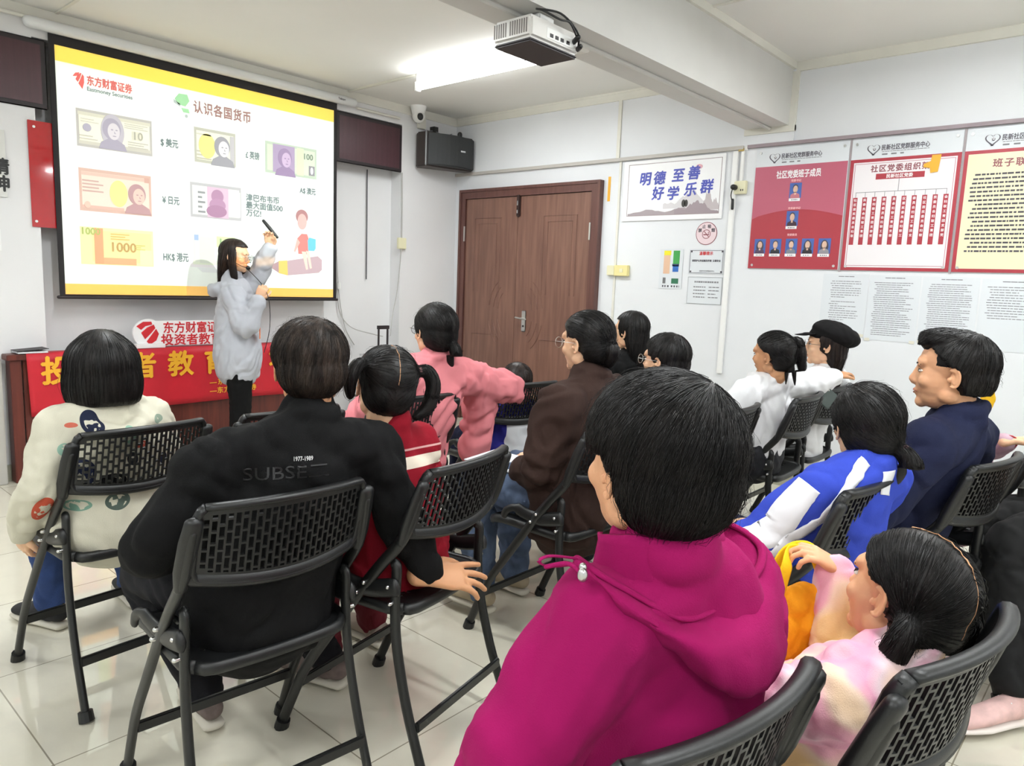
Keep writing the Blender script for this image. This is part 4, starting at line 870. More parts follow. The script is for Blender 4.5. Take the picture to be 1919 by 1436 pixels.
def add_face(root, M, brow=True, lip=True, glasses=None):
    for s in (-1, 1):
        mb = MB(); mb.ell((s*.030, .0735, .003), (.0115, .0080, .0040), M, 12, 8); e = part('eye', mb, M_eyew, root, True)
        mb = MB(); mb.ell((s*.030, .0800, .003), (.0045, .0024, .0044), M, 10, 6); part('iris', mb, M_iris, e, True)
        mb = MB(); mb.tube([(s*.018, .0790, .0060), (s*.030, .0820, .0085), (s*.042, .0760, .0060)], [.0008, .0013, .0008], 6, (0, 1, 0), True, M); part('eyelid', mb, M_brow, e, True)
        if brow: mb = MB(); mb.tube([(s*.014, .0865, .0215), (s*.030, .0855, .0255), (s*.046, .0760, .0215)], [(.0014, .0028), (.0014, .003), (.001, .0016)], 6, (0, 1, 0), True, M); part('eyebrow', mb, M_brow, root, True)
    if lip:
        mb = MB(); mb.tube([(-.020, .0805, -.0575), (-.008, .0885, -.0550), (0, .0893, -.0565), (.008, .0885, -.0550), (.020, .0805, -.0575)], [.0010, .0028, .0022, .0028, .0010], 8, (0, 0, 1), True, M)
        mb.tube([(-.018, .0800, -.0595), (0, .0872, -.0635), (.018, .0800, -.0595)], [.0010, .0032, .0010], 8, (0, 0, 1), True, M); part('lips', mb, M_lip, root, True)
def glasses(root, M, m=None, rim=.0011, round_=True):
    mb = MB(); m = m or M_steel
    for s in (-1, 1):
        pts = [(s*.033+.0225*math.cos(2*math.pi*i/18), .104-.002*abs(math.cos(2*math.pi*i/18)), .001+.020*math.sin(2*math.pi*i/18)) for i in range(19)]
        mb.tube(pts, rim, 6, (0, 1, 0), False, M)
        mb.tube([(s*.055, .102, .006), (s*.072, .085, .007), (s*.080, .03, .004), (s*.082, -.006, .002), (s*.080, -.018, -.010)], rim, 6, (0, 0, 1), True, M)
    mb.tube([(-.0105, .104, .006), (0, .107, .008), (.0105, .104, .006)], rim, 6, (0, 0, 1), True, M)
    g = part('eyeglasses', mb, m, root, True)
    mb = MB()
    for s in (-1, 1): mb.tube([(s*.033, .1035, .001), (s*.033, .1042, .001)], [.0215, .0215], 20, (0, 0, 1), False, M)
    gm = MC.get('clear_lens')
    if not gm:
        gm = mat('clear_lens', 'f4f6f8', .02); gm.node_tree.nodes['Principled BSDF'].inputs['Transmission Weight'].default_value = 1; gm.node_tree.nodes['Principled BSDF'].inputs['IOR'].default_value = 1.05
    part('lenses', mb, gm, g)
def hand(wrist, dirv, palmn, side, s=1.0, curl=.35, spread=.06, thumb=.6, curls=None):
    """dirv: wrist->fingers, palmn: palm normal (toward what is held), side: +1 thumb on (dirv x palmn) side"""
    W_ = Vector(wrist); d = Vector(dirv).normalized(); n = Vector(palmn); n = (n-d*n.dot(d)).normalized(); t = d.cross(n)*side
    mb = MB()
    mb.tube([W_-d*.035*s, W_, W_+d*.025*s, W_+d*.050*s, W_+d*.074*s], [(.026*s, .020*s), (.027*s, .019*s), (.033*s, .017*s), (.039*s, .0155*s), (.038*s, .013*s)], 14, n)
    offs = (.028, .0095, -.0095, -.027); lens = (.080, .090, .083, .066)
    for i, (o, ln) in enumerate(zip(offs, lens)):
        c = (curls[i] if curls else curl)
        p = W_+d*(.074 if i in (1, 2) else .068)*s+t*o*s; a = c*.55; pts = [p-d*.012*s]; rr = [.0095*s]
        fd = (d+t*(spread*(1.5-i))).normalized()
        for k, f in enumerate((.42, .32, .26)):
            pts.append(p); rr.append((.0092-.0009*k)*s)
            dd = fd*math.cos(a)+n*math.sin(a); p = p+dd*ln*f*s; a += c
        pts.append(p); rr.append(.0066*s)
        mb.tube(pts, rr, 10, n)
    p = W_+d*.020*s+t*.026*s; td = (d*.75+t*.62+n*thumb*.5).normalized()
    q = p+td*.036*s; td2 = (d*.95+t*.2+n*thumb).normalized(); r = q+td2*.030*s; r2 = r+(d+n*thumb*1.1).normalized()*.022*s
    mb.tube([p-td*.01, q, r, r2], [.0150*s, .0115*s, .0100*s, .0078*s], 10, n)
    return remesh(mb, .0034*s, 2)
def limb(mb, pts, rad, n=14, up=(0, 0, 1), k=5):
    P = cr(pts, k); mb.tube(P, lerpl(rad, len(P)), n, up)
class Body:
    """joints in world space; seated by default"""
    def __init__(s, base, yaw, k=1.0, **kw):
        s.base = Vector((base[0], base[1], 0)); s.k = k; s.yaw = yaw
        f = Vector((-math.sin(yaw), math.cos(yaw), 0)); r = Vector((math.cos(yaw), math.sin(yaw), 0)); s.f, s.r = f, r
        z = .487; B = s.base
        def L(x, y, zz): return B + r*x + f*y + Vector((0, 0, zz))
        s.P = L(0, .02, z+.085*k); s.N = L(0, -.05*k, z+.55*k)
        s.SL = L(-.165*k, -.04*k, z+.47*k); s.SR = L(.165*k, -.04*k, z+.47*k)
        s.EL = L(-.21*k, .04*k, z+.22*k); s.ER = L(.21*k, .04*k, z+.22*k)
        s.WL = L(-.10*k, .24*k, z+.17*k); s.WR = L(.10*k, .24*k, z+.17*k)
        s.H = L(0, .0, z+.67*k)
        s.KL = L(-.10*k, .42*k, z+.05*k); s.KR = L(.10*k, .42*k, z+.05*k)
        s.AL = L(-.10*k, .46*k, .085); s.AR = L(.10*k, .46*k, .085)
        s.fyL = s.fyR = yaw; s.hy = yaw; s.hp = 0; s.hr = 0; s.hs = 1.0; s.w = 1.0
        for a, v in kw.items(): setattr(s, a, Vector(v) if isinstance(v, (tuple, list)) else v)
        s.HM = head_matrix(s.H, s.hy, s.hp, s.hr, s.hs)
    def torso(s, mb, g, hem=None, flare=1.0, w=1.0):
        k = s.k; P, N = s.P, s.N; c = (s.SL+s.SR)/2; w *= s.w
        ch = (c*.75+P*.25) - s.f*.0*k; wa = c*.42+P*.58 - s.f*.01*k
        pts = [P-Vector((0, 0, .05*k))] if hem is None else [P-Vector((0, 0, hem))]
        rad = [(.160*k*w*flare+g, .115*k*flare+g)]
        dp = getattr(s, 'dep', 1.0)
        if hem is None or hem >= 0: pts.append(P); rad.append((.165*k*w*flare+g, .12*k*flare+g))
        pts += [wa, ch, c+Vector((0, 0, .0)), N]; rad += [(.142*k*w+g, .105*k*dp+g), (.158*k*w+g, .106*k*dp+g), (.150*k*w+g*.8, .085*k*dp+g*.8), (.060*k+g*.6, .058*k+g*.6)]
        limb(mb, pts, rad, 18, s.f, 4)
        limb(mb, [s.SL, c+Vector((0, 0, .025*k))-s.f*.01, s.SR], [.056*k+g*.8, .068*k+g*.6, .056*k+g*.8], 12, (0, 0, 1), 4)
    def arm(s, mb, A, E, Wr, g, cuff=1.0, n=12):
        k = s.k; e = A.lerp(E, .95)
        limb(mb, [A, A.lerp(E, .5), E, E.lerp(Wr, .5), E.lerp(Wr, cuff)], [.055*k+g, .047*k+g, .040*k+g, .036*k+g*.9, .026*k+g*.8], n, (0, 0, 1), 4)
    def leg(s, mb, side, g, end=1.0, n=14):
        k = s.k; K, A = (s.KL, s.AL) if side < 0 else (s.KR, s.AR); h = s.P+s.r*side*.082*k*s.w
        limb(mb, [h, h.lerp(K, .5), K, K.lerp(A, .4), K.lerp(A, end)], [.080*k*s.w+g, .078*k+g, .060*k+g, .056*k+g, .040*k+g], n, s.r, 4)
HPOSE = {}
def person(label, b, skin=None, top=None, bottom=None, shoes=None, hairfn=None, face=False, glass=None, group=None, hands=None, voxel=.009, extra=None, hairmat=None, jaw=1.0, nohead=False):
    """top=(material, thickness, fold, hem, flare, cuffs) ; hands={'L':dict,'R':dict}"""
    skin = skin or SK; t = thing('person', label, 'person', (b.base.x, b.base.y, 0))
    mb = MB(); b.torso(mb, -.012)
    for A, E, Wr in ((b.SL, b.EL, b.WL), (b.SR, b.ER, b.WR)): b.arm(mb, A, E, Wr, -.002)
    for sd in (-1, 1): b.leg(mb, sd, -.004)
    neck_lo = b.N - Vector((0, 0, .03)); nk = b.HM @ Vector((0, -.022, -.09))
    limb(mb, [neck_lo, b.N.lerp(nk, .5), nk, b.HM @ Vector((0, -.012, -.03))], [.07*b.k, .054*b.k, .050*b.hs, .045*b.hs], 14, b.f, 4)
    ms = [remesh(mb, voxel, 3), head_shape(b.HM, jaw=jaw)]
    for sd, E, Wr in (('L', b.EL, b.WL), ('R', b.ER, b.WR)):
        h = dict(d=(Wr-E).normalized()+b.f*.2, n=Vector((0, 0, -1)), s=b.k, curl=.45); h.update((hands or {}).get(sd, {}))
        side = h.get('side', 1 if sd == 'L' else -1)
        ms.append(hand(Wr, h['d'], h['n'], side, h['s'], h['curl'], h.get('spread', .05), h.get('thumb', .5), h.get('curls')))
    body = finish('body', join(ms), skin, t)
    if face: add_face(body, b.HM)
    if glass is not None: glasses(t, b.HM, glass)
    if bottom:
        m_, g, amp = bottom[:3]; mb = MB()
        for sd in (-1, 1): b.leg(mb, sd, g, bottom[3] if len(bottom) > 3 else .97)
        k = b.k; limb(mb, [b.P-Vector((0, 0, .03)), b.P+Vector((0, 0, .03*k))], [(.150*k*b.w+g, .105*k+g), (.12*k*b.w+g, .09*k+g)], 16, b.f, 3)
        me = remesh(mb, voxel, 4); folds(me, amp, 14, len(label)); finish('trousers', me, m_, t)
    if top:
        m_, g, amp, hem, flare, cuff = top[:6]; mb = MB(); b.torso(mb, g, hem, flare)
        for A, E, Wr in ((b.SL, b.EL, b.WL), (b.SR, b.ER, b.WR)): b.arm(mb, A, E, Wr, g, cuff)
        limb(mb, [b.N-Vector((0, 0, .02)), b.N.lerp(nk, .38)], [.060*b.k+g*.5, .056*b.k+g*.35], 14, b.f, 3)
        if extra: extra(mb, b)
        me = remesh(mb, voxel*.9, 4); folds(me, amp, top[6] if len(top) > 6 else 10, len(label)*.37); jk = finish(top[7] if len(top) > 7 else 'jacket', me, m_, t)
        b.top = jk
    if shoes:
        for A, fy in ((b.AL, b.fyL), (b.AR, b.fyR)): shoe(t, A, fy, shoes, b.k)
    if hairfn: hairfn(t, b, hairmat or H_blk)
    b.root = t; b.body = body
    return b
def shoe(root, A, fy, spec, k):
    m, msole, L_ = spec; f = Vector((-math.sin(fy), math.cos(fy), 0)); B = Vector((A[0], A[1], A[2]-.085)); L_ = L_
    mb = MB(); limb(mb, [B+Vector((0, 0, .062))-f*.045, B+f*.02+Vector((0, 0, .062)), B+f*L_*.45+Vector((0, 0, .046)), B+f*(L_*.72)+Vector((0, 0, .036))], [(.034, .034), (.038, .042), (.042, .028), (.034, .020)], 14, (0, 0, 1), 4)
    limb(mb, [B+Vector((0, 0, .105))-f*.01, B+Vector((0, 0, .06))], [.040, .040], 12, f, 2)
    o = finish('shoe', remesh(mb, .006, 3), m, root)
    mb = MB(); limb(mb, [B+Vector((0, 0, .015))-f*.062, B+f*.03+Vector((0, 0, .015)), B+f*L_*.45+Vector((0, 0, .014)), B+f*(L_*.76)+Vector((0, 0, .017))], [(.033, .013), (.036, .014), (.045, .014), (.034, .012)], 14, (0, 0, 1), 4)
    part('sole', mb, msole, o, True)
    mb = MB()
    for i in range(4):
        c = B+f*(.045+.022*i)+Vector((0, 0, .088-.010*i)); r = Vector((math.cos(fy), math.sin(fy), 0))
        mb.tube([c-r*.022, c+Vector((0, 0, .004)), c+r*.022], .003, 5, (0, 0, 1))
    part('laces', mb, M_white, o, True)

# ---- hair: a remeshed mass on the head plus a coat of fine strands over it
def hair_build(root, b, m, mass, face_push, flow, n=600, L=.12, th=.0007, smooth=3, voxel=.005, m2=None, mix=0, seed=1, lift=.0015, fly=.02, pushz=None, name='hair', steps=9, zmin=None):
    M = b.HM; Mi = M.inverted(); mb = MB(); mass(mb, M); me = remesh(mb, voxel*b.hs, smooth)
    if face_push:
        for v in me.vertices:
            p = Mi @ v.co
            k = face_push(p)
            if k < 1: v.co = M @ (Vector((p.x*k, (p.y+.01)*k-.01, p.z if abs(p.z) < .1 else p.z)))
    # gentle strand grooves
    me.update(); rg = random.Random(seed)
    out = []
    for v in me.vertices:
        p = Mi @ v.co; a = math.atan2(p.x, -p.y-.02); g = noise.noise(Vector((a*9+seed, p.z*4, seed)))*.6+noise.noise(Vector((a*24, p.z*6, seed+3)))*.4
        out.append(v.co+v.normal*.0011*g)
    for v, c in zip(me.vertices, out): v.co = c
    me.update()
    bm = bmesh.new(); bm.from_mesh(me); bv = BVHTree.FromBMesh(bm); bm.free()
    cand = [v.co.copy() for v in me.vertices if (not face_push or face_push(Mi @ v.co) >= 1)]
    sm = MB()
    if cand:
        for i in range(n):
            p = rg.choice(cand); pl = Mi @ p
            pts = []; ln = L*rg.uniform(.5, 1.1); st = ln/steps; wild = rg.random() < fly; jit = rg.uniform(-.25, .25)
            for k in range(steps+1):
                co, nr, _, _ = bv.find_nearest(p)
                if co is None: break
                h = lift*(.5+.5*math.sin(k*.7+i))+(.0015+.012*(k/steps)*rg.random() if wild else 0)
                q = co+nr*h; pts.append(q)
                ql = Mi @ q; d = Vector(flow(ql)); d = d + Vector((-d.y, d.x, 0))*jit*.4
                dw = (M.to_3x3() @ d); dw = dw-nr*dw.dot(nr)
                if dw.length < 1e-5: break
                p = co+dw.normalized()*st
                lp = Mi @ p
                if face_push and face_push(lp) < 1: break
                if zmin is not None and lp.z < zmin: break
            if len(pts) > 3:
                sm.cur = 1 if rg.random() < mix*(m2w(Mi @ pts[0]) if m2 else 1) else 0
                sm.tube(pts, [th*(1-.75*j/len(pts)) for j in range(len(pts))], 3, (.3, .5, .8), False)
    hs = sm.mesh('strands', [m, m2] if m2 else [m], True)
    hj = bmesh.new(); hj.from_mesh(me); hj.from_mesh(hs); r = bpy.data.meshes.new('hair'); hj.to_mesh(r); hj.free(); bpy.data.meshes.remove(me); bpy.data.meshes.remove(hs)
    return finish(name, r, [m, m2] if m2 else m, root)
def m2w(p): return 1.0 if (p.z > .03) else .35
def cap(mb, M, g=.010, back=0, low=-.05, wide=0):
    mb.ell((0, -.014-back*.5, .032), (.079+g+wide, .096+g+back*.5, .082+g), M, 28, 20)
    mb.ell((0, -.040, -.01), (.070+g+wide, .066+g+back, .066+g), M, 24, 16)
def push_short(ear=True, nape=-.075, front=.055, temple=.022):
    def f(p):
        z, y, x = p.z, p.y, abs(p.x)
        if z < nape: return .7
        if z > .075:
            lim = front+.03
            return .86 if y > lim else 1
        if z > .02: return .86 if y > temple+(z-.02)*1.05 else 1
        if z > -.03: 
            if ear and x > .05 and (y-.0)**2/.024**2+(z+.012)**2/.034**2 < 1: return .8
            return .82 if y > temple-.012 and not (ear is None) else 1
        return .75 if y > -.030-(z+.03)*.0 else 1
    return f
def flow_down(crown=(0, -.05, .11), grav=1.0, fwd=0.0):
    def f(p):
        d = Vector(p)-Vector(crown); d.z *= .4; d = d.normalized() if d.length > 1e-4 else Vector((0, 0, 0))
        return d+Vector((0, fwd, -grav*max(0, .12-p.z)*10))
    return f
def hair_short(n=900, g=.010, nape=-.075, front=.055, crown=(0, -.05, .11), L=.07, m2=None, mix=0, ear=True, back=.0, th=.0007, wide=0, seed=1, fly=.03, lift=.002, temple=.022, extra=None):
    def fn(root, b, m):
        def mass(mb, M):
            cap(mb, M, g, back, wide=wide)
            if extra: extra(mb, M)
        hair_build(root, b, m, mass, push_short(ear, nape, front, temple), flow_down(crown), n, L, th, m2=m2, mix=mix, seed=seed, fly=fly, lift=lift, voxel=.0045)
    return fn
def hair_bob(n=900, low=-.105, seed=2):
    def fn(root, b, m):
        def mass(mb, M):
            cap(mb, M, .014)
            mb.ell((0, -.022, .020), (.108, .108, .100), M, 30, 22); mb.tube([(0, -.024, .02), (0, -.028, -.03), (0, -.032, -.06), (0, -.034, low+.012), (0, -.034, low)], [(.106, .102), (.113, .100), (.112, .094), (.104, .082), (.094, .070)], 30, (0, 1, 0), False, M)
        def push(p):
            if p.z > .07: return 1 if p.y < .085 else .95
            return .6 if p.y > .045 else 1
        hair_build(root, b, m, mass, push, flow_down((0, -.03, .12), 1.6), n, .16, .0007, seed=seed, fly=.01, lift=.0012, zmin=low)
    return fn
def hair_long(n=900, length=.30, seed=3, wide=.075, front=False, depth=.045, crown=(0, -.02, .12), off=(0, 0)):
    def fn(root, b, m):
        def mass(mb, M):
            cap(mb, M, .011)
            mb.tube([(0, -.04, .02), (off[0]*.3, -.055, -.06), (off[0]*.6, -.062, -.06-length*.35), (off[0], -.060+off[1], -.06-length*.75), (off[0], -.055+off[1], -.06-length)], [(.088, .070), (.088, .060), (wide, depth), (wide*.9, depth*.8), (wide*.6, depth*.5)], 22, (0, 1, 0), True, M)
            if front:
                for sx in front: mb.tube([(sx*.078, .01, .03), (sx*.086, .012, -.05), (sx*.080, .035, -.14), (sx*.065, .05, -.24)], [(.010, .028), (.012, .032), (.014, .026), (.004, .008)], 10, (0, 1, 0), True, M)
        def push(p):
            if p.z > .07: return 1 if p.y < .075 else .93
            if p.z > -.07: return .8 if (p.y > .028 and abs(p.x) < .08) else 1
            return 1
        hair_build(root, b, m, mass, push, flow_down(crown, 2.0), n, .2, .0007, seed=seed, fly=.03)
    return fn
def hair_pony(tails, n=900, seed=4, bun=None, push=None, part_line=False, tie=None, tail_n=60, g=.007, loose=()):
    """tails: list of (anchor, path, radii) in head space"""
    def fn(root, b, m):
        def mass(mb, M):
            cap(mb, M, g)
            for a, path, rad in tails:
                mb.tube(cr([a]+list(path), 4), lerpl(list(rad), 4*len(path)+1), 12, (0, 1, 0), True, M)
            for a in loose: mb.tube(cr(a, 4), lerpl([.0045, .003, .0012], 4*(len(a)-1)+1), 6, (0, 1, 0), True, M)
        def flow(p):
            best = None
            for a, path, rad in tails:
                chain = [Vector(a)]+[Vector(q) for q in path]
                for i, c in enumerate(chain):
                    d = (p-c).length
                    if best is None or d < best[0]: best = (d, i, chain)
            side = None
            # toward the nearest anchor on the scalp, along the tail beyond it
            anchors = sorted((( p-Vector(t[0])).length, t) for t in tails) if len(tails) == 1 else sorted([((p-Vector(t[0])).length, i) for i, t in enumerate(tails)])
            a = tails[anchors[0][1]] if isinstance(anchors[0][1], int) else anchors[0][1]
            dd, i, ch = best
            if dd < .035 and i < len(ch)-1: return (ch[i+1]-p)
            if dd < .035: return ch[-1]-ch[-2]
            return Vector(a[0])-p
        hair_build(root, b, m, mass, push or push_short(True, -.085, .045, .012), flow, n, .10, .0006, seed=seed, fly=.03)
        if tie:
            for (c, ax, r_, mt) in tie:
                mb = MB(); c = Vector(c); ax = Vector(ax).normalized(); mb.tube([c-ax*.006, c+ax*.006], [(r_, r_), (r_, r_)], 14, (.2, .9, .3), True, b.HM); part('hair_tie', mb, mt, root, True)
    return fn

def surf(o):
    bm = bmesh.new(); bm.from_mesh(o.data); bv = BVHTree.FromBMesh(bm); bm.free(); return bv
def strip(root, on, pts, width, m, name='stripe', off=.0022, n=8, label=None):
    """ribbon of cloth lying on a garment along world points"""
    bv = surf(on); org = parent_origin(root); P = cr([Vector(p)-org for p in pts], n); Q = []
    for p in P:
        co, nr, _, _ = bv.find_nearest(p); Q.append((co, nr))
    W_ = 4; vs = []; fs = []
    for i, (co, nr) in enumerate(Q):
        t = (Q[min(i+1, len(Q)-1)][0]-Q[max(i-1, 0)][0]).normalized(); sd = t.cross(nr).normalized()
        for j in range(W_+1):
            q = co+sd*width*(j/W_-.5); c2, n2, _, _ = bv.find_nearest(q); vs.append(c2+n2*off)
    for i in range(len(Q)-1):
        for j in range(W_): a = i*(W_+1)+j; fs.append((a, a+1, a+W_+2, a+W_+1))
    mb = MB(); mb.add(vs, fs); o = link(name, mb.mesh(name, m, True), root); o.location = (0, 0, 0)
    md = o.modifiers.new('s', 'SOLIDIFY'); md.thickness = .0015
    if label: o['label'] = label
    return o
def loft(root, loops, m, name, th=.004, n=4, amp=.0):
    """cloth surface through a stack of open control loops (world points)"""
    G = [cr(l, n) for l in loops]; rows = len(G); cols = len(G[0]); cg = [cr([G[r][c] for r in range(rows)], n) for c in range(cols)]
    vs = []; fs = []; R_ = len(cg[0])
    for c in range(cols):
        for r in range(R_): vs.append(cg[c][r])
    for c in range(cols-1):
        for r in range(R_-1): a = c*R_+r; fs.append((a, a+1, a+R_+1, a+R_))
    mb = MB(); mb.add(vs, fs); me = mb.mesh(name, m, True); me.update()
    bm = bmesh.new(); bm.from_mesh(me); bmesh.ops.solidify(bm, geom=bm.faces[:], thickness=th); bmesh.ops.recalc_face_normals(bm, faces=bm.faces[:]); bm.to_mesh(me); bm.free()
    if amp: folds(me, amp, 16, 5)
    return finish(name, me, m, root)
def parting(b, pts, name='hair_parting'):
    hr = [c for c in b.root.children if c.name.startswith('hair')][0]
    return strip(b.root, hr, [b.HM @ Vector(p) for p in pts], .0016, SKD, name, .0004, 8, 'pale parting line in the hair')
# ---- materials for clothes
def node_cloth(name, base, patches, rough=.85):
    """cloth with small printed blots: patches = (x, y, z, rx, rz, colour) in person-local metres; nearest along y"""
    m = mat(name, base, rough, spec=.2, bump=.35, bscale=420, var=.03); nt = m.node_tree; N = nt.nodes; L = nt.links; b = N['Principled BSDF']
    cur = b.inputs['Base Color'].links[0].from_socket; tc = N.new('ShaderNodeTexCoord')
    nz = N.new('ShaderNodeTexNoise'); nz.inputs['Scale'].default_value = 38; nz.inputs['Detail'].default_value = 2; L.new(tc.outputs['Object'], nz.inputs[0])
    for (x, y, z, rx, rz, c) in patches:
        sub = N.new('ShaderNodeVectorMath'); sub.operation = 'SUBTRACT'; L.new(tc.outputs['Object'], sub.inputs[0]); sub.inputs[1].default_value = (x, y, z)
        mul = N.new('ShaderNodeVectorMath'); mul.operation = 'MULTIPLY'; L.new(sub.outputs[0], mul.inputs[0]); mul.inputs[1].default_value = (1/rx, 1/.16, 1/rz)
        ln = N.new('ShaderNodeVectorMath'); ln.operation = 'LENGTH'; L.new(mul.outputs[0], ln.inputs[0])
        lt = N.new('ShaderNodeMath'); lt.operation = 'LESS_THAN'; lt.inputs[1].default_value = 1; L.new(ln.outputs['Value'], lt.inputs[0])
        g = N.new('ShaderNodeMath'); g.operation = 'GREATER_THAN'; g.inputs[1].default_value = .50; L.new(nz.outputs[0], g.inputs[0])
        rim = N.new('ShaderNodeMath'); rim.operation = 'GREATER_THAN'; rim.inputs[1].default_value = .78; L.new(ln.outputs['Value'], rim.inputs[0])
        mxm = N.new('ShaderNodeMath'); mxm.operation = 'MAXIMUM'; L.new(g.outputs[0], mxm.inputs[0]); L.new(rim.outputs[0], mxm.inputs[1])
        mm = N.new('ShaderNodeMath'); mm.operation = 'MULTIPLY'; L.new(lt.outputs[0], mm.inputs[0]); L.new(mxm.outputs[0], mm.inputs[1])
        mx = N.new('ShaderNodeMix'); mx.data_type = 'RGBA'; L.new(mm.outputs[0], mx.inputs[0]); L.new(cur, mx.inputs[6]); mx.inputs[7].default_value = lin(c); cur = mx.outputs[2]
    L.new(cur, b.inputs['Base Color']); return m
def band_cloth(name, base, bands, rough=.85):
    """bands: (nx, ny, nz, lo, hi, colour, extra) half-space slabs in local space; extra: (nx,ny,nz,lo,hi) second slab or None"""
    m = mat(name, base, rough, spec=.2, bump=.35, bscale=420, var=.05); nt = m.node_tree; N = nt.nodes; L = nt.links; b = N['Principled BSDF']
    cur = b.inputs['Base Color'].links[0].from_socket; tc = N.new('ShaderNodeTexCoord')
    def slab(n, lo, hi):
        d = N.new('ShaderNodeVectorMath'); d.operation = 'DOT_PRODUCT'; L.new(tc.outputs['Object'], d.inputs[0]); d.inputs[1].default_value = n
        a = N.new('ShaderNodeMath'); a.operation = 'GREATER_THAN'; a.inputs[1].default_value = lo; L.new(d.outputs['Value'], a.inputs[0])
        c = N.new('ShaderNodeMath'); c.operation = 'LESS_THAN'; c.inputs[1].default_value = hi; L.new(d.outputs['Value'], c.inputs[0])
        e = N.new('ShaderNodeMath'); e.operation = 'MULTIPLY'; L.new(a.outputs[0], e.inputs[0]); L.new(c.outputs[0], e.inputs[1]); return e.outputs[0]
    for col, *slabs in bands:
        f = None
        for n, lo, hi in slabs:
            s = slab(n, lo, hi)
            if f is None: f = s
            else: q = N.new('ShaderNodeMath'); q.operation = 'MULTIPLY'; L.new(f, q.inputs[0]); L.new(s, q.inputs[1]); f = q.outputs[0]
        mx = N.new('ShaderNodeMix'); mx.data_type = 'RGBA'; L.new(f, mx.inputs[0]); L.new(cur, mx.inputs[6]); mx.inputs[7].default_value = lin(col); cur = mx.outputs[2]
    L.new(cur, b.inputs['Base Color']); return m
def tie_dye():
    m = mat('pastel_tie_dye_cloth', 'f0bcc4', .85, spec=.2, bump=.35, bscale=420); nt = m.node_tree; N = nt.nodes; L = nt.links; b = N['Principled BSDF']
    tc = N.new('ShaderNodeTexCoord'); n = N.new('ShaderNodeTexNoise'); n.inputs['Scale'].default_value = 6.5; n.inputs['Detail'].default_value = 1; L.new(tc.outputs['Object'], n.inputs[0])
    cp = N.new('ShaderNodeValToRGB'); el = cp.color_ramp.elements; el[0].position = .36; el[0].color = lin('e9c58f'); el[1].position = .44; el[1].color = lin('f0d3bd')
    for p, c in ((.49, 'eeb0c0'), (.56, 'e6a3bd'), (.62, 'e9cfd6'), (.7, 'ecc79a')): e = el.new(p); e.color = lin(c)
    L.new(n.outputs[0], cp.inputs[0]); L.new(cp.outputs[0], b.inputs['Base Color']); return m
M_jean = cloth_mat('blue_denim', '34497a', .8, .1, .8, 500, .25); M_jeanf = cloth_mat('faded_denim', '56657f', .8, .1, .8, 500, .35)
M_blackcloth = cloth_mat('black_cloth', '0e0e0f'); M_navy = cloth_mat('navy_cloth', '191c33'); M_darkt = cloth_mat('dark_trouser_cloth', '18181d')
M_sole_w = mat('off_white_rubber', 'cfc9ba', .6); M_sole_b = mat('black_rubber', '1c1b1b', .6)
S_black = (mat('black_canvas', '16161a', .8), M_sole_w, .24); S_beige = (mat('beige_suede', 'a5977f', .85, var=.15), M_sole_w, .25); S_brown = (mat('dusty_shoe_cloth', '8d7f74', .85, var=.2), M_sole_w, .24)
S_pink = (mat('pale_pink_knit', 'd9b3ae', .8, var=.12, vscale=30), mat('white_foam_sole', 'e6ddd6', .6), .29)

def collar(mb, b, r=.062, th=.016, back=.0, z=.0, k=1.0):
    c = b.N+Vector((0, 0, z)); pts = []
    for i in range(21):
        a = 2*math.pi*i/20; pts.append(c + b.r*(r*math.cos(a)) + b.f*(r*.95*math.sin(a)) + Vector((0, 0, -.022*math.sin(a)*1.0)))
    mb.tube(pts, [(th, th*1.5)]*21, 8, (0, 0, 1), False)
# 1 child in printed hoodie --------------------------------------------------
prints = [(-.11, -.20, .89, .035, .045, '20263c'), (.10, -.2, .87, .03, .022, '8a9a8a'), (-.14, -.16, .73, .04, .05, '2c3352'), (-.06, -.22, .70, .045, .028, '1d1d22'), (.07, -.2, .55, .055, .038, '23252f'), (-.05, -.2, .635, .04, .032, '55635c'),
          (-.02, -.22, .845, .02, .03, '8fb3a0'), (-.18, -.1, .81, .02, .018, '8fb3a0'), (-.16, -.22, .88, .028, .014, 'c96a58'), (-.235, -.1, .63, .03, .045, 'c4563f'), (.03, -.22, .80, .03, .015, 'c05a4a'), (-.15, -.12, .63, .035, .018, '7fa593'), (.13, -.2, .63, .035, .014, '50535c'), (.11, -.22, .74, .03, .035, '2a2f4a'), (.0, -.24, .76, .025, .03, '30343c')]
def hoodx(mb, b):
    limb(mb, [b.N+b.r*-.09+b.f*.05+Vector((0, 0, -.02)), b.N-b.r*.10-b.f*.03+Vector((0, 0, -.03)), b.N-b.f*.105+Vector((0, 0, -.07)), b.N+b.r*.10-b.f*.03+Vector((0, 0, -.03)), b.N+b.r*.09+b.f*.05+Vector((0, 0, -.02))], [.028, .035, .042, .035, .028], 12, (0, 0, 1), 5)
b = Body((-4.15, -2.80), .0, .86, H=(-4.185, -2.80, 1.03), N=(-4.18, -2.83, .905), SL=(-4.315, -2.82, .865), SR=(-4.045, -2.80, .862), EL=(-4.385, -2.85, .70), WL=(-4.402, -2.70, .525), ER=(-3.98, -2.76, .68), WR=(-4.0, -2.58, .60), AL=(-4.22, -2.28, .085), AR=(-3.93, -2.28, .085), hy=-.33, hs=1.0, fyL=.35, fyR=-.1, P=(-4.16, -2.80, .575), KL=(-4.25, -2.42, .52), KR=(-4.02, -2.42, .52), w=1.15)
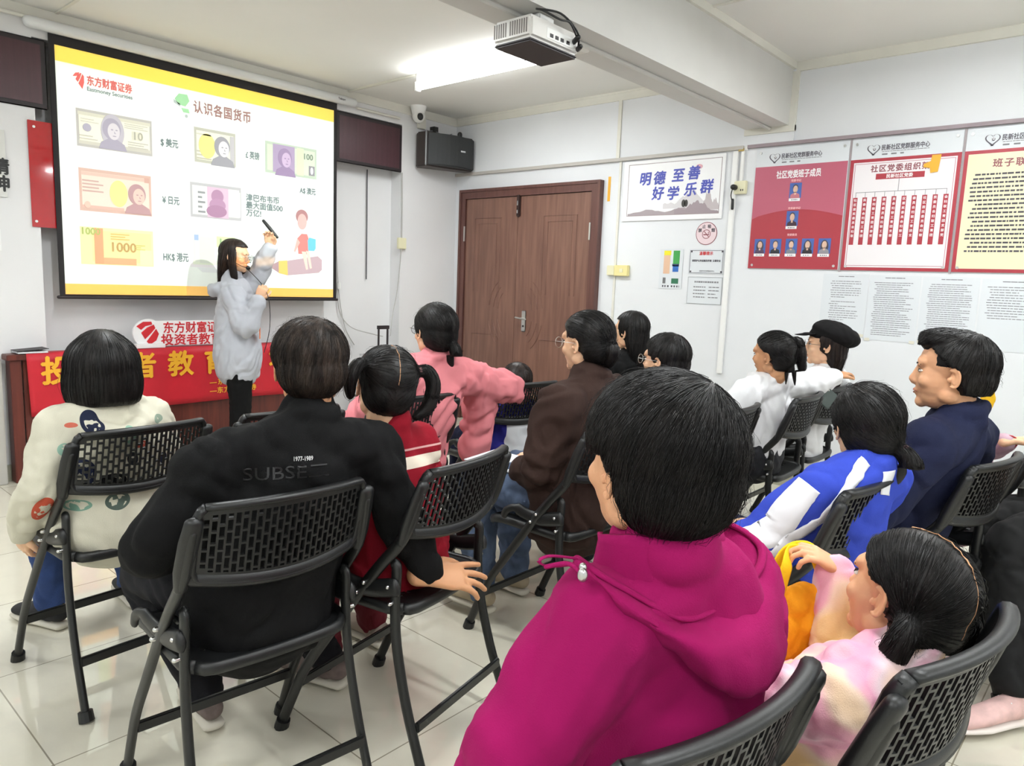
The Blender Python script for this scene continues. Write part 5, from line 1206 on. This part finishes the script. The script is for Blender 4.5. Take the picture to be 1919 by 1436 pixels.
person('child with black bobbed hair in a cream hoodie printed with cartoon patches', b, SKP, (node_cloth('printed_cream_cloth', 'd0ccba', prints), .026, .010, .06, 1.08, .95, 9, 'hoodie'), (M_jean, .016, .007), S_black, hair_bob(1300), extra=hoodx, hands={'L': dict(d=(.1, .3, -.8), n=(.9, .2, .2), curl=.6)})
# 2 man in black jacket ------------------------------------------------------
def colx(mb, b): collar(mb, b, .066, .014, z=.0); limb(mb, [b.SL-Vector((0, 0, .05)), b.SL-Vector((0, 0, .0))], [.07, .065], 12, b.f, 2)
b = Body((-4.13, -3.66), -.15, 1.0, H=(-4.022, -3.705, 1.125), N=(-4.045, -3.735, 1.0), SL=(-4.27, -3.70, .915), SR=(-3.875, -3.765, .905), EL=(-4.385, -3.64, .73), WL=(-4.26, -3.42, .63), ER=(-3.80, -3.80, .70), WR=(-3.725, -3.835, .535), hy=-.42, hs=1.0, P=(-4.13, -3.66, .59), AL=(-4.09, -3.26, .09), AR=(-3.72, -3.34, .09), KL=(-4.24, -3.25, .52), KR=(-3.9, -3.27, .52), fyR=.3, w=1.02, hp=.1)
person('man in black jacket seen from behind, his hand on the next chair', b, SKD, (M_blackcloth, .024, .012, .10, 1.0, .93, 8, 'jacket'), (M_darkt, .016, .006), (mat('brown_trainer', '6d5f5a', .8, var=.3, vscale=25), M_sole_w, .26),
    hair_short(3200, .008, -.080, .03, (.02, -.045, .11), .05, None, 0, True, fly=.04, temple=.01, th=.0004, wide=.006), extra=colx, hairmat=H_thin,
    hands={'R': dict(d=(.86, -.32, -.16), n=(.30, .42, -.85), s=1.22, curls=(.12, .20, .26, .34), spread=.15, thumb=.35, side=1)})
def back_text(root, body, c, size, m, w, nrm, up=(0, 0, 1), bold=0):
    """lettering pressed onto a garment: projected on its mesh"""
    me = text_mesh(body, size, bold, 'CENTER', .0004); jk = b.top; org = parent_origin(root)
    bm = bmesh.new(); bm.from_mesh(jk.data); bv = BVHTree.FromBMesh(bm); bm.free()
    n = Vector(nrm).normalized(); r = Vector(up).cross(n).normalized(); u = n.cross(r)
    xs = [v.co.x for v in me.vertices]; sx = w/(max(xs)-min(xs))
    for v in me.vertices:
        p = Vector(c)-org + r*(v.co.x*sx) + u*v.co.y + n*.3
        h = bv.ray_cast(p, -n, 1.0)
        v.co = (h[0] if h[0] else p-n*.3) + n*(.0012+v.co.z)
    me.materials.clear(); me.materials.append(m); o = link('jacket_lettering', me, root); return o
back_text(b.root, '1977-1989', (-4.055, -3.72, .905), .014, mat('pale_thread', 'c9c9c9', .6), .043, (-.5, -.85, .15), bold=.0002)
back_text(b.root, 'SUBSE⼆', (-4.09, -3.71, .866), .042, mat('embossed_charcoal', '1b1b1c', .5), .19, (-.5, -.85, .15))
# 3 girl in red sweater -------------------------------------------------------
redm = band_cloth('red_knit_cloth', '8a1022', [('e9dccb', ((0, .25, 1), .800, .835)), ('d9a9a5', ((0, .25, 1), .853, .859))])
b = Body((-3.70, -3.66), .0, .80, H=(-3.762, -3.672, 1.05), N=(-3.755, -3.69, .945), SL=(-3.87, -3.66, .87), SR=(-3.63, -3.67, .865), EL=(-3.90, -3.62, .68), ER=(-3.575, -3.64, .67), WR=(-3.60, -3.42, .62), hy=-.35, hr=.12, hs=.96, P=(-3.69, -3.66, .565), AL=(-3.70, -3.3, .09), AR=(-3.44, -3.22, .09), dep=.9)
person('girl in red sweater with white stripe and looped pigtails', b, SKP, (redm, .022, .007, .07, 1.1, .95, 11, 'sweater'), (cloth_mat('dark_red_skirt', '5c1420'), .024, .008), S_brown,
    hair_pony([((.078, -.045, .055), [(.105, -.05, .06), (.128, -.055, .02), (.122, -.05, -.045), (.09, -.05, -.075)], [.014, .019, .022, .021, .012]), ((-.078, -.04, .055), [(-.10, -.045, .06), (-.118, -.05, .02), (-.11, -.04, -.03)], [.014, .018, .02, .012])], 1300, g=.008,
      tie=[((.090, -.047, .060), (1, 0, .2), .015, mat('pink_hair_band', 'e5a3a8', .5))], loose=[[(-.075, .03, .02), (-.085, .035, -.05), (-.08, .04, -.12)]], push=push_short(True, -.10, .05, .03)))
parting(b, [(0, .02, .13), (0, -.05, .135), (0, -.10, .08), (0, -.11, .02)])
# 4 woman in pink jacket ------------------------------------------------------
b = Body((-3.0, -2.84), -.25, 1.0, H=(-2.893, -2.915, 1.125), N=(-2.90, -2.93, .995), SL=(-3.10, -2.88, .925), SR=(-2.76, -2.95, .925), EL=(-3.20, -2.78, .72), ER=(-2.51, -2.985, .86), WR=(-2.32, -2.94, .80), hy=-.18, hs=1.0, P=(-2.98, -2.82, .58), hr=.05)
pinkm = cloth_mat('salmon_pink_cloth', 'd9838a', .9)
def pinkx(mb, b):
    collar(mb, b, .07, .016)
    limb(mb, [b.SR+Vector((.1, .0, -.05)), b.SR+Vector((.15, .02, -.18)), b.SR+Vector((.13, .03, -.36))], [.07, .08, .07], 14, b.f, 4)
person('woman in salmon pink jacket with low ponytail, arm on chair back', b, SKP, (pinkm, .034, .016, .10, 1.05, .93, 9, 'jacket'), (M_darkt, .016, .006), (M_jeanf, M_sole_w, .24),
    hair_pony([((.03, -.085, -.045), [(.038, -.112, -.065), (.05, -.118, -.11), (.075, -.11, -.15)], [.022, .026, .026, .012])], 1000, g=.013, push=push_short(None, -.095, .055, .03), tie=[((.034, -.10, -.055), (.2, -.8, -.5), .02, MC['pink_hair_band'])]), glass=M_dark, extra=pinkx)
# 5 small child ----------------------------------------------------------------
b = Body((-2.33, -2.84), -.2, .70, H=(-2.325, -2.90, .855), N=(-2.33, -2.90, .755), SL=(-2.44, -2.88, .70), SR=(-2.22, -2.90, .70), hy=-.45, hs=.88, P=(-2.34, -2.86, .555))
whb = band_cloth('white_blue_cloth', 'd3d6da', [('26267a', ((-1, 0, 0), .105, .5)), ('26267a', ((0, 0, 1), .70, 1.2))])
person('small child with short thin hair low in the chair beside pink woman', b, SKP, (whb, .03, .010, .06, 1.15, .95, 10, 'jacket'), (M_navy, .015, .005), S_black, hair_short(500, .005, -.07, .045, L=.05, fly=.01), hairmat=H_brn)
# 6 woman in brown jacket --------------------------------------------------------
b = Body((-2.86, -3.66), -.0, 1.0, H=(-2.81, -3.665, 1.135), N=(-2.82, -3.70, 1.0), SL=(-3.0, -3.70, .92), SR=(-2.66, -3.72, .92), EL=(-3.06, -3.68, .70), WL=(-2.97, -3.50, .62), ER=(-2.60, -3.62, .72), hy=.02, hs=1.0, P=(-2.86, -3.68, .58), KL=(-2.97, -3.27, .54), AL=(-3.0, -3.34, .12), KR=(-2.72, -3.25, .54), AR=(-2.72, -3.28, .09), hp=.05)
brm = cloth_mat('dark_brown_cloth', '34241f', .85)
def brx(mb, b): collar(mb, b, .068, .018, z=.0)
person('woman in dark brown jacket with glasses and hair tied back', b, SKP, (brm, .034, .014, .10, 1.08, .97, 8, 'jacket'), (M_jeanf, .022, .012), S_beige,
    hair_pony([((0, -.095, .0), [(.0, -.115, -.03), (0, -.10, -.07)], [.028, .032, .02])], 1000, g=.010, push=push_short(True, -.09, .045, .012)), face=True, glass=M_steel, extra=brx)
mb = MB(); P0 = Matrix.Translation((-2.93, -3.42, .643)) @ Matrix.Rotation(R(10), 4, 'Z') @ Matrix.Rotation(R(4), 4, 'X'); mb.box((-.11, -.15, 0), (.11, .15, .004), P0); tag(part('paper_sheet', mb, M_paper), 'white paper lying on the lap of the woman in brown', 'paper')
# 7 long haired woman ----------------------------------------------------------------
b = Body((-1.36, -2.90), -.1, 1.0, H=(-1.42, -2.97, 1.09), N=(-1.40, -2.98, .96), SL=(-1.57, -2.96, .89), SR=(-1.22, -2.98, .89), hy=.0, P=(-1.36, -2.92, .58))
person('woman with long black hair in black clothes by the door', b, SKP, (M_blackcloth, .026, .008, .09, 1.0, .93, 9, 'jumper'), (M_darkt, .015, .006), S_black, hair_long(900, .17, wide=.08), face=True)
# 8 boy with glasses -------------------------------------------------------------------
b = Body((-2.13, -3.70), .05, .92, H=(-2.205, -3.655, 1.035), N=(-2.19, -3.70, .91), SL=(-2.34, -3.70, .84), SR=(-2.03, -3.71, .84), hy=.05, hs=.98, P=(-2.15, -3.72, .57))
person('boy with short black hair and glasses before the door wall', b, SKP, (mat('grey_school_cloth', 'c9ccd2', .85), .022, .006, .08, 1.0, .93, 9, 'shirt'), (M_darkt, .014, .005), S_black, hair_short(900, .013, -.06, .06, L=.05, fly=.02), face=True, glass=M_steel)
# 9 girl in white shirt -------------------------------------------------------------------
b = Body((-1.62, -3.86), -.1, .86, H=(-1.685, -3.925, 1.06), N=(-1.65, -3.93, .955), SL=(-1.80, -3.88, .895), SR=(-1.48, -3.92, .90), EL=(-1.93, -3.80, .74), WL=(-1.85, -3.60, .66), dep=.8, ER=(-1.24, -3.98, .90), WR=(-1.12, -4.04, .93), hy=-.05, hr=-.08, hs=.95, P=(-1.62, -3.85, .575), hp=.05)
whm = cloth_mat('white_shirt_cloth', 'e6e6e8', .8)
def wx(mb, b): collar(mb, b, .058, .012)
person('girl in white shirt with high ponytail, arm round her neighbour', b, SKD, (whm, .028, .011, -.055, 1.05, .95, 9, 'shirt'), (mat('black_skirt_cloth', '14151c', .85), .040, .006), S_black,
    hair_pony([((.035, -.085, .06), [(.045, -.105, .065), (.052, -.118, .01), (.055, -.122, -.06), (.07, -.125, -.15)], [.02, .026, .026, .022, .006]), ((.0, -.08, -.03), [(-.01, -.1, -.08), (-.02, -.10, -.14)], [.02, .016, .004])], 1100, g=.007, push=push_short(True, -.08, .045, .008), loose=[[(.03, -.09, 0), (.05, -.12, -.10), (.04, -.125, -.17)]]), face=True, extra=wx)
# 10 woman in black cap --------------------------------------------------------------------
b = Body((-1.0, -3.84), .1, .95, dep=.8, H=(-.955, -3.915, 1.075), N=(-.93, -3.93, .945), SL=(-1.08, -3.90, .875), SR=(-.77, -3.92, .875), hy=.34, hp=-.02, P=(-.97, -3.82, .575))
person('woman in black newsboy cap and glasses, face in profile', b, SKP, (whm, .026, .008, .09, 1.0, .93, 9, 'shirt'), (M_darkt, .015, .006), S_black, hair_long(700, .20, wide=.06, depth=.035, off=(.02, -.01)), face=True, glass=M_dark, hairmat=H_brn)
M_cap = cloth_mat('black_felt', '151415', .95)
mb = MB(); mb.ell((0, -.048, .066), (.110, .128, .064), b.HM, 24, 14, Matrix.Rotation(R(18), 3, 'X')); mb.ell((0, -.018, .060), (.092, .108, .045), b.HM, 24, 14); cpm = remesh(mb, .006, 4); folds(cpm, .004, 16, 3); cpo = finish('newsboy_cap', cpm, M_cap, b.root)
mb = MB(); mb.tube([(-.07, .062, .060), (-.045, .105, .052), (0, .128, .047), (.045, .105, .052), (.07, .062, .060)], [(.020, .004), (.030, .004), (.034, .004), (.030, .004), (.020, .004)], 10, (0, 0, 1), True, b.HM); mb.ell((0, .075, .058), (.062, .045, .006), b.HM); part('cap_brim', mb, M_cap, cpo, True)
mb = MB(); mb.ell((0, -.050, .122), .008, b.HM); part('cap_button', mb, M_cap, cpo, True)
mb = MB(); M_ = Matrix.Translation((-1.235, -4.02, .845)) @ Matrix.Rotation(R(-35), 4, 'Z') @ Matrix.Rotation(R(35), 4, 'Y'); mb.box((-.075, -.006, -.045), (.075, .006, .045), M_); tc_ = thing('phone', 'dark grey-green phone held up behind the white-shirted girl', 'phone', (-1.235, -4.02, .845)); part('phone_case', mb, mat('grey_green_case', '4d5754', .4), tc_, bevel=.004)
mb = MB(); [mb.ell((-.055+.022*i, -.0065, .034), (.0045, .001, .0045), M_) for i in range(4)]; part('case_studs', mb, M_rivet, tc_, True)
# 11 girl in blue uniform ------------------------------------------------------------------
b = Body((-2.97, -4.60), -.1, .86, H=(-2.905, -4.69, .995), N=(-2.955, -4.72, .895), SL=(-3.11, -4.66, .84), SR=(-2.83, -4.73, .84), EL=(-3.17, -4.50, .67), WL=(-3.1, -4.28, .60), ER=(-2.77, -4.62, .66), hy=-.85, hs=.99, P=(-2.95, -4.58, .57), KL=(-3.02, -4.15, .53), KR=(-2.80, -4.15, .53), hr=-.05)
blm = band_cloth('blue_uniform_cloth', '3346b0', [('e3e4ea', ((-.75, .35, -.3), .03, 3))])
person('girl in blue and white school uniform with low ponytail', b, SKP, (blm, .03, .008, .07, 1.05, .95, 9, 'jacket'), (M_navy, .02, .006), S_black,
    hair_pony([((.05, -.080, -.045), [(.072, -.10, -.07), (.082, -.10, -.11), (.078, -.09, -.145)], [.020, .026, .034, .014])], 1500, g=.012, push=push_short(None, -.095, .055, .03), tie=[((.062, -.092, -.055), (.5, -.4, -.6), .02, mat('dusty_pink_band', '9c6470', .5))], loose=[[(-.06, .055, -.0), (-.055, .075, -.06), (-.05, .07, -.13)]]), face=True, extra=wx)
stripe_w = mat('white_stripe_cloth', 'e6e7ec', .85)
strip(b.root, b.top, [(-3.03, -4.74, .93), (-3.09, -4.74, .905), (-3.14, -4.72, .85), (-3.165, -4.68, .79), (-3.19, -4.62, .72), (-3.20, -4.55, .66)], .034, stripe_w)
strip(b.root, b.top, [(-3.186, -4.643, 0.876), (-3.205, -4.607, 0.802), (-3.223, -4.571, 0.732), (-3.2, -4.46, 0.66)], .085, stripe_w, n=10)
strip(b.root, b.top, [(-2.99, -4.80, .90), (-3.0, -4.84, .85)], .05, stripe_w)
# 12 man in navy jacket ---------------------------------------------------------------------
b = Body((-2.36, -4.74), .0, 1.02, dep=.85, H=(-2.47, -4.80, 1.125), N=(-2.45, -4.83, .985), SL=(-2.63, -4.79, .91), SR=(-2.25, -4.83, .90), EL=(-2.74, -4.66, .69), WL=(-2.60, -4.40, .61), ER=(-2.12, -4.78, .69), hy=.17, hs=1.08, hp=.0, P=(-2.38, -4.68, .59), w=1.0)
def nvx(mb, b): collar(mb, b, .070, .018, z=.015); collar(mb, b, .076, .012, z=-.02)
person('man with short black hair in a dark navy jacket, in profile', b, SK, (cloth_mat('dark_navy_cloth', '1a1f3a', .8), .032, .011, .10, 1.0, .93, 7, 'jacket'), (M_darkt, .018, .006), S_brown,
    hair_short(1300, .009, -.055, .062, (.0, -.055, .11), .05, fly=.04, temple=.002, extra=lambda mb, M: (mb.ell((0, .025, .092), (.068, .074, .034), M), mb.ell((0, .072, .082), (.050, .030, .022), M))), face=True, extra=nvx)
# 13 woman in magenta hoodie ------------------------------------------------------------------
b = Body((-4.16, -4.72), -.42, 1.02, H=(-4.193, -4.785, 1.119), N=(-4.178, -4.80, 1.0), SL=(-4.280, -4.775, .915), SR=(-4.035, -4.83, .875), EL=(-4.40, -4.735, .765), WL=(-4.32, -4.62, .61), ER=(-3.96, -4.76, .70), WR=(-3.98, -4.55, .62), hy=-.33, hs=1.02, P=(-4.16, -4.72, .59), w=.98, hp=-.02, dep=.85, KL=(-3.93, -4.50, .53), KR=(-3.83, -4.62, .53), AL=(-3.90, -4.42, .085), AR=(-3.78, -4.52, .085))
def mgx(mb, b):
    collar(mb, b, .066, .018, z=-.02); nk = b.HM @ Vector((0, -.030, -.10)); limb(mb, [b.N-Vector((0, 0, .03)), b.N, b.N.lerp(nk, .9)], [.082, .076, .066], 16, b.f, 3)
mgm = cloth_mat('magenta_fleece', '930f54', .95, 0, .35, 500, .05)
person('woman with grey-streaked short hair in magenta hoodie, large in front', b, SK, (mgm, .030, .015, .10, 1.05, .95, 6.5, 'hoodie'), (M_darkt, .014, .006), S_brown,
    hair_short(8000, .012, -.072, .055, (.03, -.06, .115), .10, H_gry, .62, True, th=.0005, fly=.04, lift=.0022, temple=.03, back=.004, wide=.006), extra=mgx, voxel=.007)
HN = [(-4.249, -4.739, 1.025), (-4.264, -4.751, 1.028), (-4.271, -4.787, 1.037), (-4.262, -4.82, 1.042), (-4.24, -4.845, 1.042), (-4.206, -4.86, 1.041), (-4.165, -4.861, 1.042), (-4.12, -4.851, 1.038), (-4.074, -4.829, 1.026), (-4.042, -4.806, 1.012)]
HR_ = [(-4.301, -4.744, 1.001), (-4.304, -4.788, 0.991), (-4.284, -4.83, 0.971), (-4.249, -4.86, 0.945), (-4.21, -4.875, 0.939), (-4.136, -4.881, 0.946), (-4.064, -4.884, 0.959), (-4.01, -4.865, 0.975), (-4.001, -4.826, 0.991), (-4.012, -4.796, 0.999)]
HO = [(-4.315, -4.758, 1.001), (-4.321, -4.808, 0.985), (-4.301, -4.853, 0.957), (-4.271, -4.891, 0.934), (-4.233, -4.915, 0.918), (-4.154, -4.928, 0.916), (-4.067, -4.915, 0.935), (-3.997, -4.882, 0.96), (-3.974, -4.828, 0.981), (-3.994, -4.788, 0.988)]
HB = [(-4.298, -4.751, 0.975), (-4.298, -4.801, 0.955), (-4.274, -4.85, 0.925), (-4.243, -4.894, 0.887), (-4.21, -4.923, 0.857), (-4.143, -4.94, 0.843), (-4.059, -4.928, 0.843), (-3.985, -4.898, 0.879), (-3.952, -4.848, 0.925), (-3.969, -4.791, 0.96)]
HI = [tuple((Vector(a)*.62+Vector(c)*.38)+Vector((0, 0, -.045))) for a, c in zip(HN, HR_)]
HU = [tuple(Vector(a)*.75+Vector((-4.15, -4.80, a[2]))*.25+Vector((0, 0, -.01))) for a in HB]
hd_ = loft(b.top, [HN, HI, HR_, HO, HB, HU], mgm, 'hood', .005, 5, .006)
mb = MB(); mb.tube(cr([Vector(p)+Vector((0, 0, .003)) for p in HR_], 6), [(.0065, .004)]*55, 8, (0, 0, 1)); part('hood_hem', mb, mgm, b.top, True)
mb = MB(); q = Vector((-4.347, -4.787, 1.008)); mb.ell(q, (.0065, .0065, .009)); mb.ell(q+Vector((.004, .003, .008)), .005); tg = part('cord_toggle', mb, M_steel, b.root, True)
mb = MB(); mb.tube(cr([q, (-4.34, -4.76, 1.012), (-4.352, -4.735, 1.004)]), .003, 6); mb.tube(cr([(-4.31, -4.75, 1.008), (-4.345, -4.735, 1.016), (-4.36, -4.73, 1.012), (-4.345, -4.732, 1.002), (-4.318, -4.745, 1.0)]), [(.0035, .0015)]*25, 6); part('drawstring', mb, mgm, b.root, True)
# 14 pastel child with pigtails ------------------------------------------------------------------
b = Body((-3.74, -4.92), -.1, .74, H=(-3.655, -4.985, .835), N=(-3.70, -5.0, .745), SL=(-3.86, -4.95, .70), SR=(-3.62, -5.0, .68), EL=(-3.86, -4.74, .62), WL=(-3.62, -4.79, .80), ER=(-3.56, -4.80, .62), WR=(-3.54, -4.62, .68), hy=-.38, hp=-.12, hr=.16, hs=.98, P=(-3.74, -4.86, .55), KL=(-3.83, -4.56, .53), KR=(-3.68, -4.55, .53), AL=(-3.84, -4.50, .25), AR=(-3.66, -4.48, .25))
b.EL, b.WL, b.ER, b.WR = Vector((-3.84, -4.74, .62)), Vector((-3.72, -4.62, .62)), Vector((-3.60, -4.87, .66)), Vector((-3.572, -4.85, .815))
lilac = mat('lilac_hair_band', 'b79ae0', .3)
person('small child with pigtails in pastel tie-dye hoodie gripping yellow bag', b, SK, (tie_dye(), .026, .010, .08, 1.1, .92, 12, 'hoodie'), (cloth_mat('pale_pink_cloth', 'dfb1bb'), .022, .008), S_brown,
    hair_pony([((-.065, -.055, -.012), [(-.085, -.07, -.03), (-.088, -.065, -.075), (-.075, -.05, -.11)], [.014, .022, .024, .006]), ((.070, -.055, .0), [(.092, -.07, -.02), (.095, -.065, -.06), (.085, -.05, -.10)], [.014, .022, .024, .006])], 3000, g=.009, push=push_short(True, -.085, .05, .018),
      tie=[((-.074, -.062, -.020), (-.7, -.5, -.5), .0165, lilac), ((.079, -.062, -.010), (.7, -.5, -.5), .0165, lilac)]), face=True, extra=lambda mb, b: collar(mb, b, .056, .014), hands={'R': dict(d=(-.55, .6, .55), n=(-.1, .5, -.8), curl=.75, s=.78)}, voxel=.006)
parting(b, [(0, .03, .13), (0, -.04, .135), (0, -.09, .10), (.0, -.11, .03), (0, -.11, -.02)])
# yellow bag ------------------------------------------------------------------------------
t = thing('carrier_bag', 'yellow cloth bag hanging from the pastel child\'s hand', 'bag', (-3.62, -4.80, .60))
yb = cloth_mat('yellow_bag_cloth', 'f0a01c', .75, .1); yb2 = cloth_mat('bright_yellow_handle', 'f2c21e', .7, .1)
mb = MB(); c0 = Vector((-3.607, -4.80, .705))
limb(mb, [c0+Vector((0, 0, .055)), c0, c0+Vector((.0, .0, -.08))], [(.075, .022), (.085, .034), (.075, .028)], 18, (.5, .6, 0), 5); bm_ = remesh(mb, .005, 3); folds(bm_, .008, 18, 2); part_ = finish('bag_body', bm_, yb, t)
hp_ = Vector((-3.60, -4.78, .845))
mb = MB(); mb.tube(cr([c0+Vector((-.06, .03, .05)), c0+Vector((-.05, .02, .12)), hp_+Vector((-.01, .01, .0)), c0+Vector((.03, -.04, .12)), c0+Vector((.05, -.05, .05))]), [(.013, .0025)]*25, 8, (.6, .7, .1), False); part('bag_handle', mb, yb2, t, True)
mb = MB(); mb.tube(cr([c0+Vector((-.04, .06, .05)), c0+Vector((-.02, .04, .13)), hp_+Vector((.012, .0, .004)), c0+Vector((.05, .0, .12)), c0+Vector((.07, -.02, .05))]), [(.013, .0025)]*25, 8, (.6, .7, .1), False); part('bag_handle', mb, yb2, t, True)
# 15 person hidden behind the navy man -------------------------------------------------------
b = Body((-1.66, -4.72), .1, .78, H=(-1.60, -4.665, 1.04), N=(-1.63, -4.69, .93), SL=(-1.77, -4.68, .83), SR=(-1.53, -4.72, .83), ER=(-1.47, -4.78, .74), WR=(-1.60, -4.87, .80), EL=(-1.85, -4.58, .70), hy=.2, hs=.92, P=(-1.66, -4.74, .57))
person('person mostly hidden behind the navy jacket man, one hand raised', b, SKP, (cloth_mat('pale_rose_cloth', 'c9a9b6'), .022, .008, .09, 1.1, .9, 9, 'jumper'), (cloth_mat('grey_pink_skirt', 'cfc3c6'), .022, .006), S_brown, hair_short(300, .010), hands={'R': dict(d=(.7, -.6, .15), n=(-.2, .1, -.9), curl=.3, s=.85)})
mb = MB(); w_ = b.WR; pts = [w_+Vector((.0, .026*math.cos(a), .024*math.sin(a))) for a in [2*math.pi*i/14 for i in range(15)]]; mb.tube(pts, .003, 6, (1, 0, 0), False); part('bracelet', mb, mat('red_bracelet', 'b3222f', .4), b.root, True)
mb = MB(); limb(mb, [Vector((-1.645, -4.785, 1.0)), Vector((-1.64, -4.785, .965)), Vector((-1.645, -4.785, .925))], [(.018, .012), (.028, .014), (.018, .010)], 12, (1, 0, 0), 4); tag(finish('yellow_object', remesh(mb, .005, 2), mat('bright_yellow_matte', 'f2c01e', .8), None), 'small bright yellow thing showing behind the navy man\'s neck', 'yellow_object')  # unidentified yellow shape beside the neck; what it is stays unknown
# 16 person at the right edge: black trousers, pink trainers ----------------------------------
b = Body((-1.80, -5.42), .70, 1.0, KL=(-2.10, -4.99, .53), KR=(-1.93, -4.93, .53), AL=(-2.325, -5.06, .10), AR=(-1.98, -4.96, .10), P=(-1.83, -5.33, .58), fyL=1.0, fyR=.9)
person('person at the right edge in wide black trousers and pink trainers', b, SKP, (M_blackcloth, .026, .008, .09, 1.0, .93), (mat('wide_black_trouser_cloth', '0d0d0e', .9), .038, .008, .86), S_pink, hair_short(200))
chair(-1.80, -5.42, .70, 'folding chair at the right edge outside the frame')
# 17 presenter ------------------------------------------------------------------------------
b = Body((-2.57, -.60), -2.05, .98, H=(-2.545, -.515, 1.452), N=(-2.565, -.505, 1.285), SL=(-2.49, -.44, 1.195), SR=(-2.625, -.64, 1.185), ER=(-2.615, -.78, .985), WR=(-2.54, -.81, 1.175), EL=(-2.375, -.515, 1.34), WL=(-2.335, -.60, 1.525), P=(-2.575, -.585, .83), hy=-2.42, hp=.10, hs=.95, w=.88,
    KL=(-2.53, -.54, .46), KR=(-2.60, -.66, .46), AL=(-2.54, -.54, .085), AR=(-2.62, -.66, .085))
def prx(mb, b):
    r, f, N = b.r, b.f, b.N
    limb(mb, [N-r*.07+f*.05-Vector((0, 0, .03)), N-r*.08-f*.03-Vector((0, 0, .03)), N-f*.12-Vector((0, 0, .07)), N+r*.08-f*.03-Vector((0, 0, .03)), N+r*.07+f*.05-Vector((0, 0, .03))], [.025, .032, .045, .032, .025], 12, (0, 0, 1), 5)
person('standing presenter in light grey hoodie pointing at the slide', b, SKP, (cloth_mat('light_grey_fleece', 'b4b7bf', .9), .034, .011, .12, 1.06, .93, 10, 'hoodie'), (M_blackcloth, .012, .004), S_black,
    hair_long(1100, .20, 9, .07, depth=.05, front=(1, -1), crown=(.01, .0, .12)), face=True, glass=M_steel, extra=prx, hairmat=H_brn,
    hands={'L': dict(d=(-.15, -.1, 1), n=(-.6, -.6, .2), curl=.7, s=.92, thumb=.9), 'R': dict(d=(.3, -.1, .9), n=(.6, .7, .1), curl=1.0, s=.92, thumb=.9)})
mb = MB(); mb.tube([(-2.374, -.585, 1.70), (-2.345, -.61, 1.655), (-2.305, -.64, 1.595)], [.011, .013, .010], 10, (0, 1, 0)); tag(part('slide_clicker', mb, M_black, None, True), 'black slide clicker in the presenter\'s raised hand', 'clicker')
mb = MB(); c0 = b.HM @ Vector((.02, .105, -.07)); mb.ell(c0, .015); t = thing('headset_microphone', 'black headset microphone at the presenter\'s mouth', 'microphone', tuple(c0)); part('foam_cap', mb, M_black, t, True)
mb = MB(); mb.tube(cr([c0, b.HM @ Vector((.055, .085, -.065)), b.HM @ Vector((.078, .03, -.04)), b.HM @ Vector((.082, -.01, .01))]), .002, 6); mb.tube(cr([c0+Vector((.0, .0, -.01)), Vector((-2.50, -.84, 1.22)), Vector((-2.48, -.84, 1.0)), Vector((-2.50, -.80, .82))]), .0025, 6); part('microphone_boom', mb, M_black, t, True)
mb = MB(); M_ = Matrix.Translation((-2.505, -.755, .975)) @ Matrix.Rotation(R(60), 4, 'Z'); mb.box((-.032, -.003, -.065), (.032, .003, .05), M_); t = thing('name_badge', 'orange badge on a cord at the presenter\'s chest', 'badge', (-2.505, -.755, .975)); part('badge_card', mb, mat('orange_card', 'ee7a38', .5), t)
mb = MB(); mb.tube(cr([(-2.505, -.755, 1.02), (-2.51, -.72, 1.12), (-2.54, -.62, 1.23)]), .0025, 6); part('badge_cord', mb, M_dark, t, True)
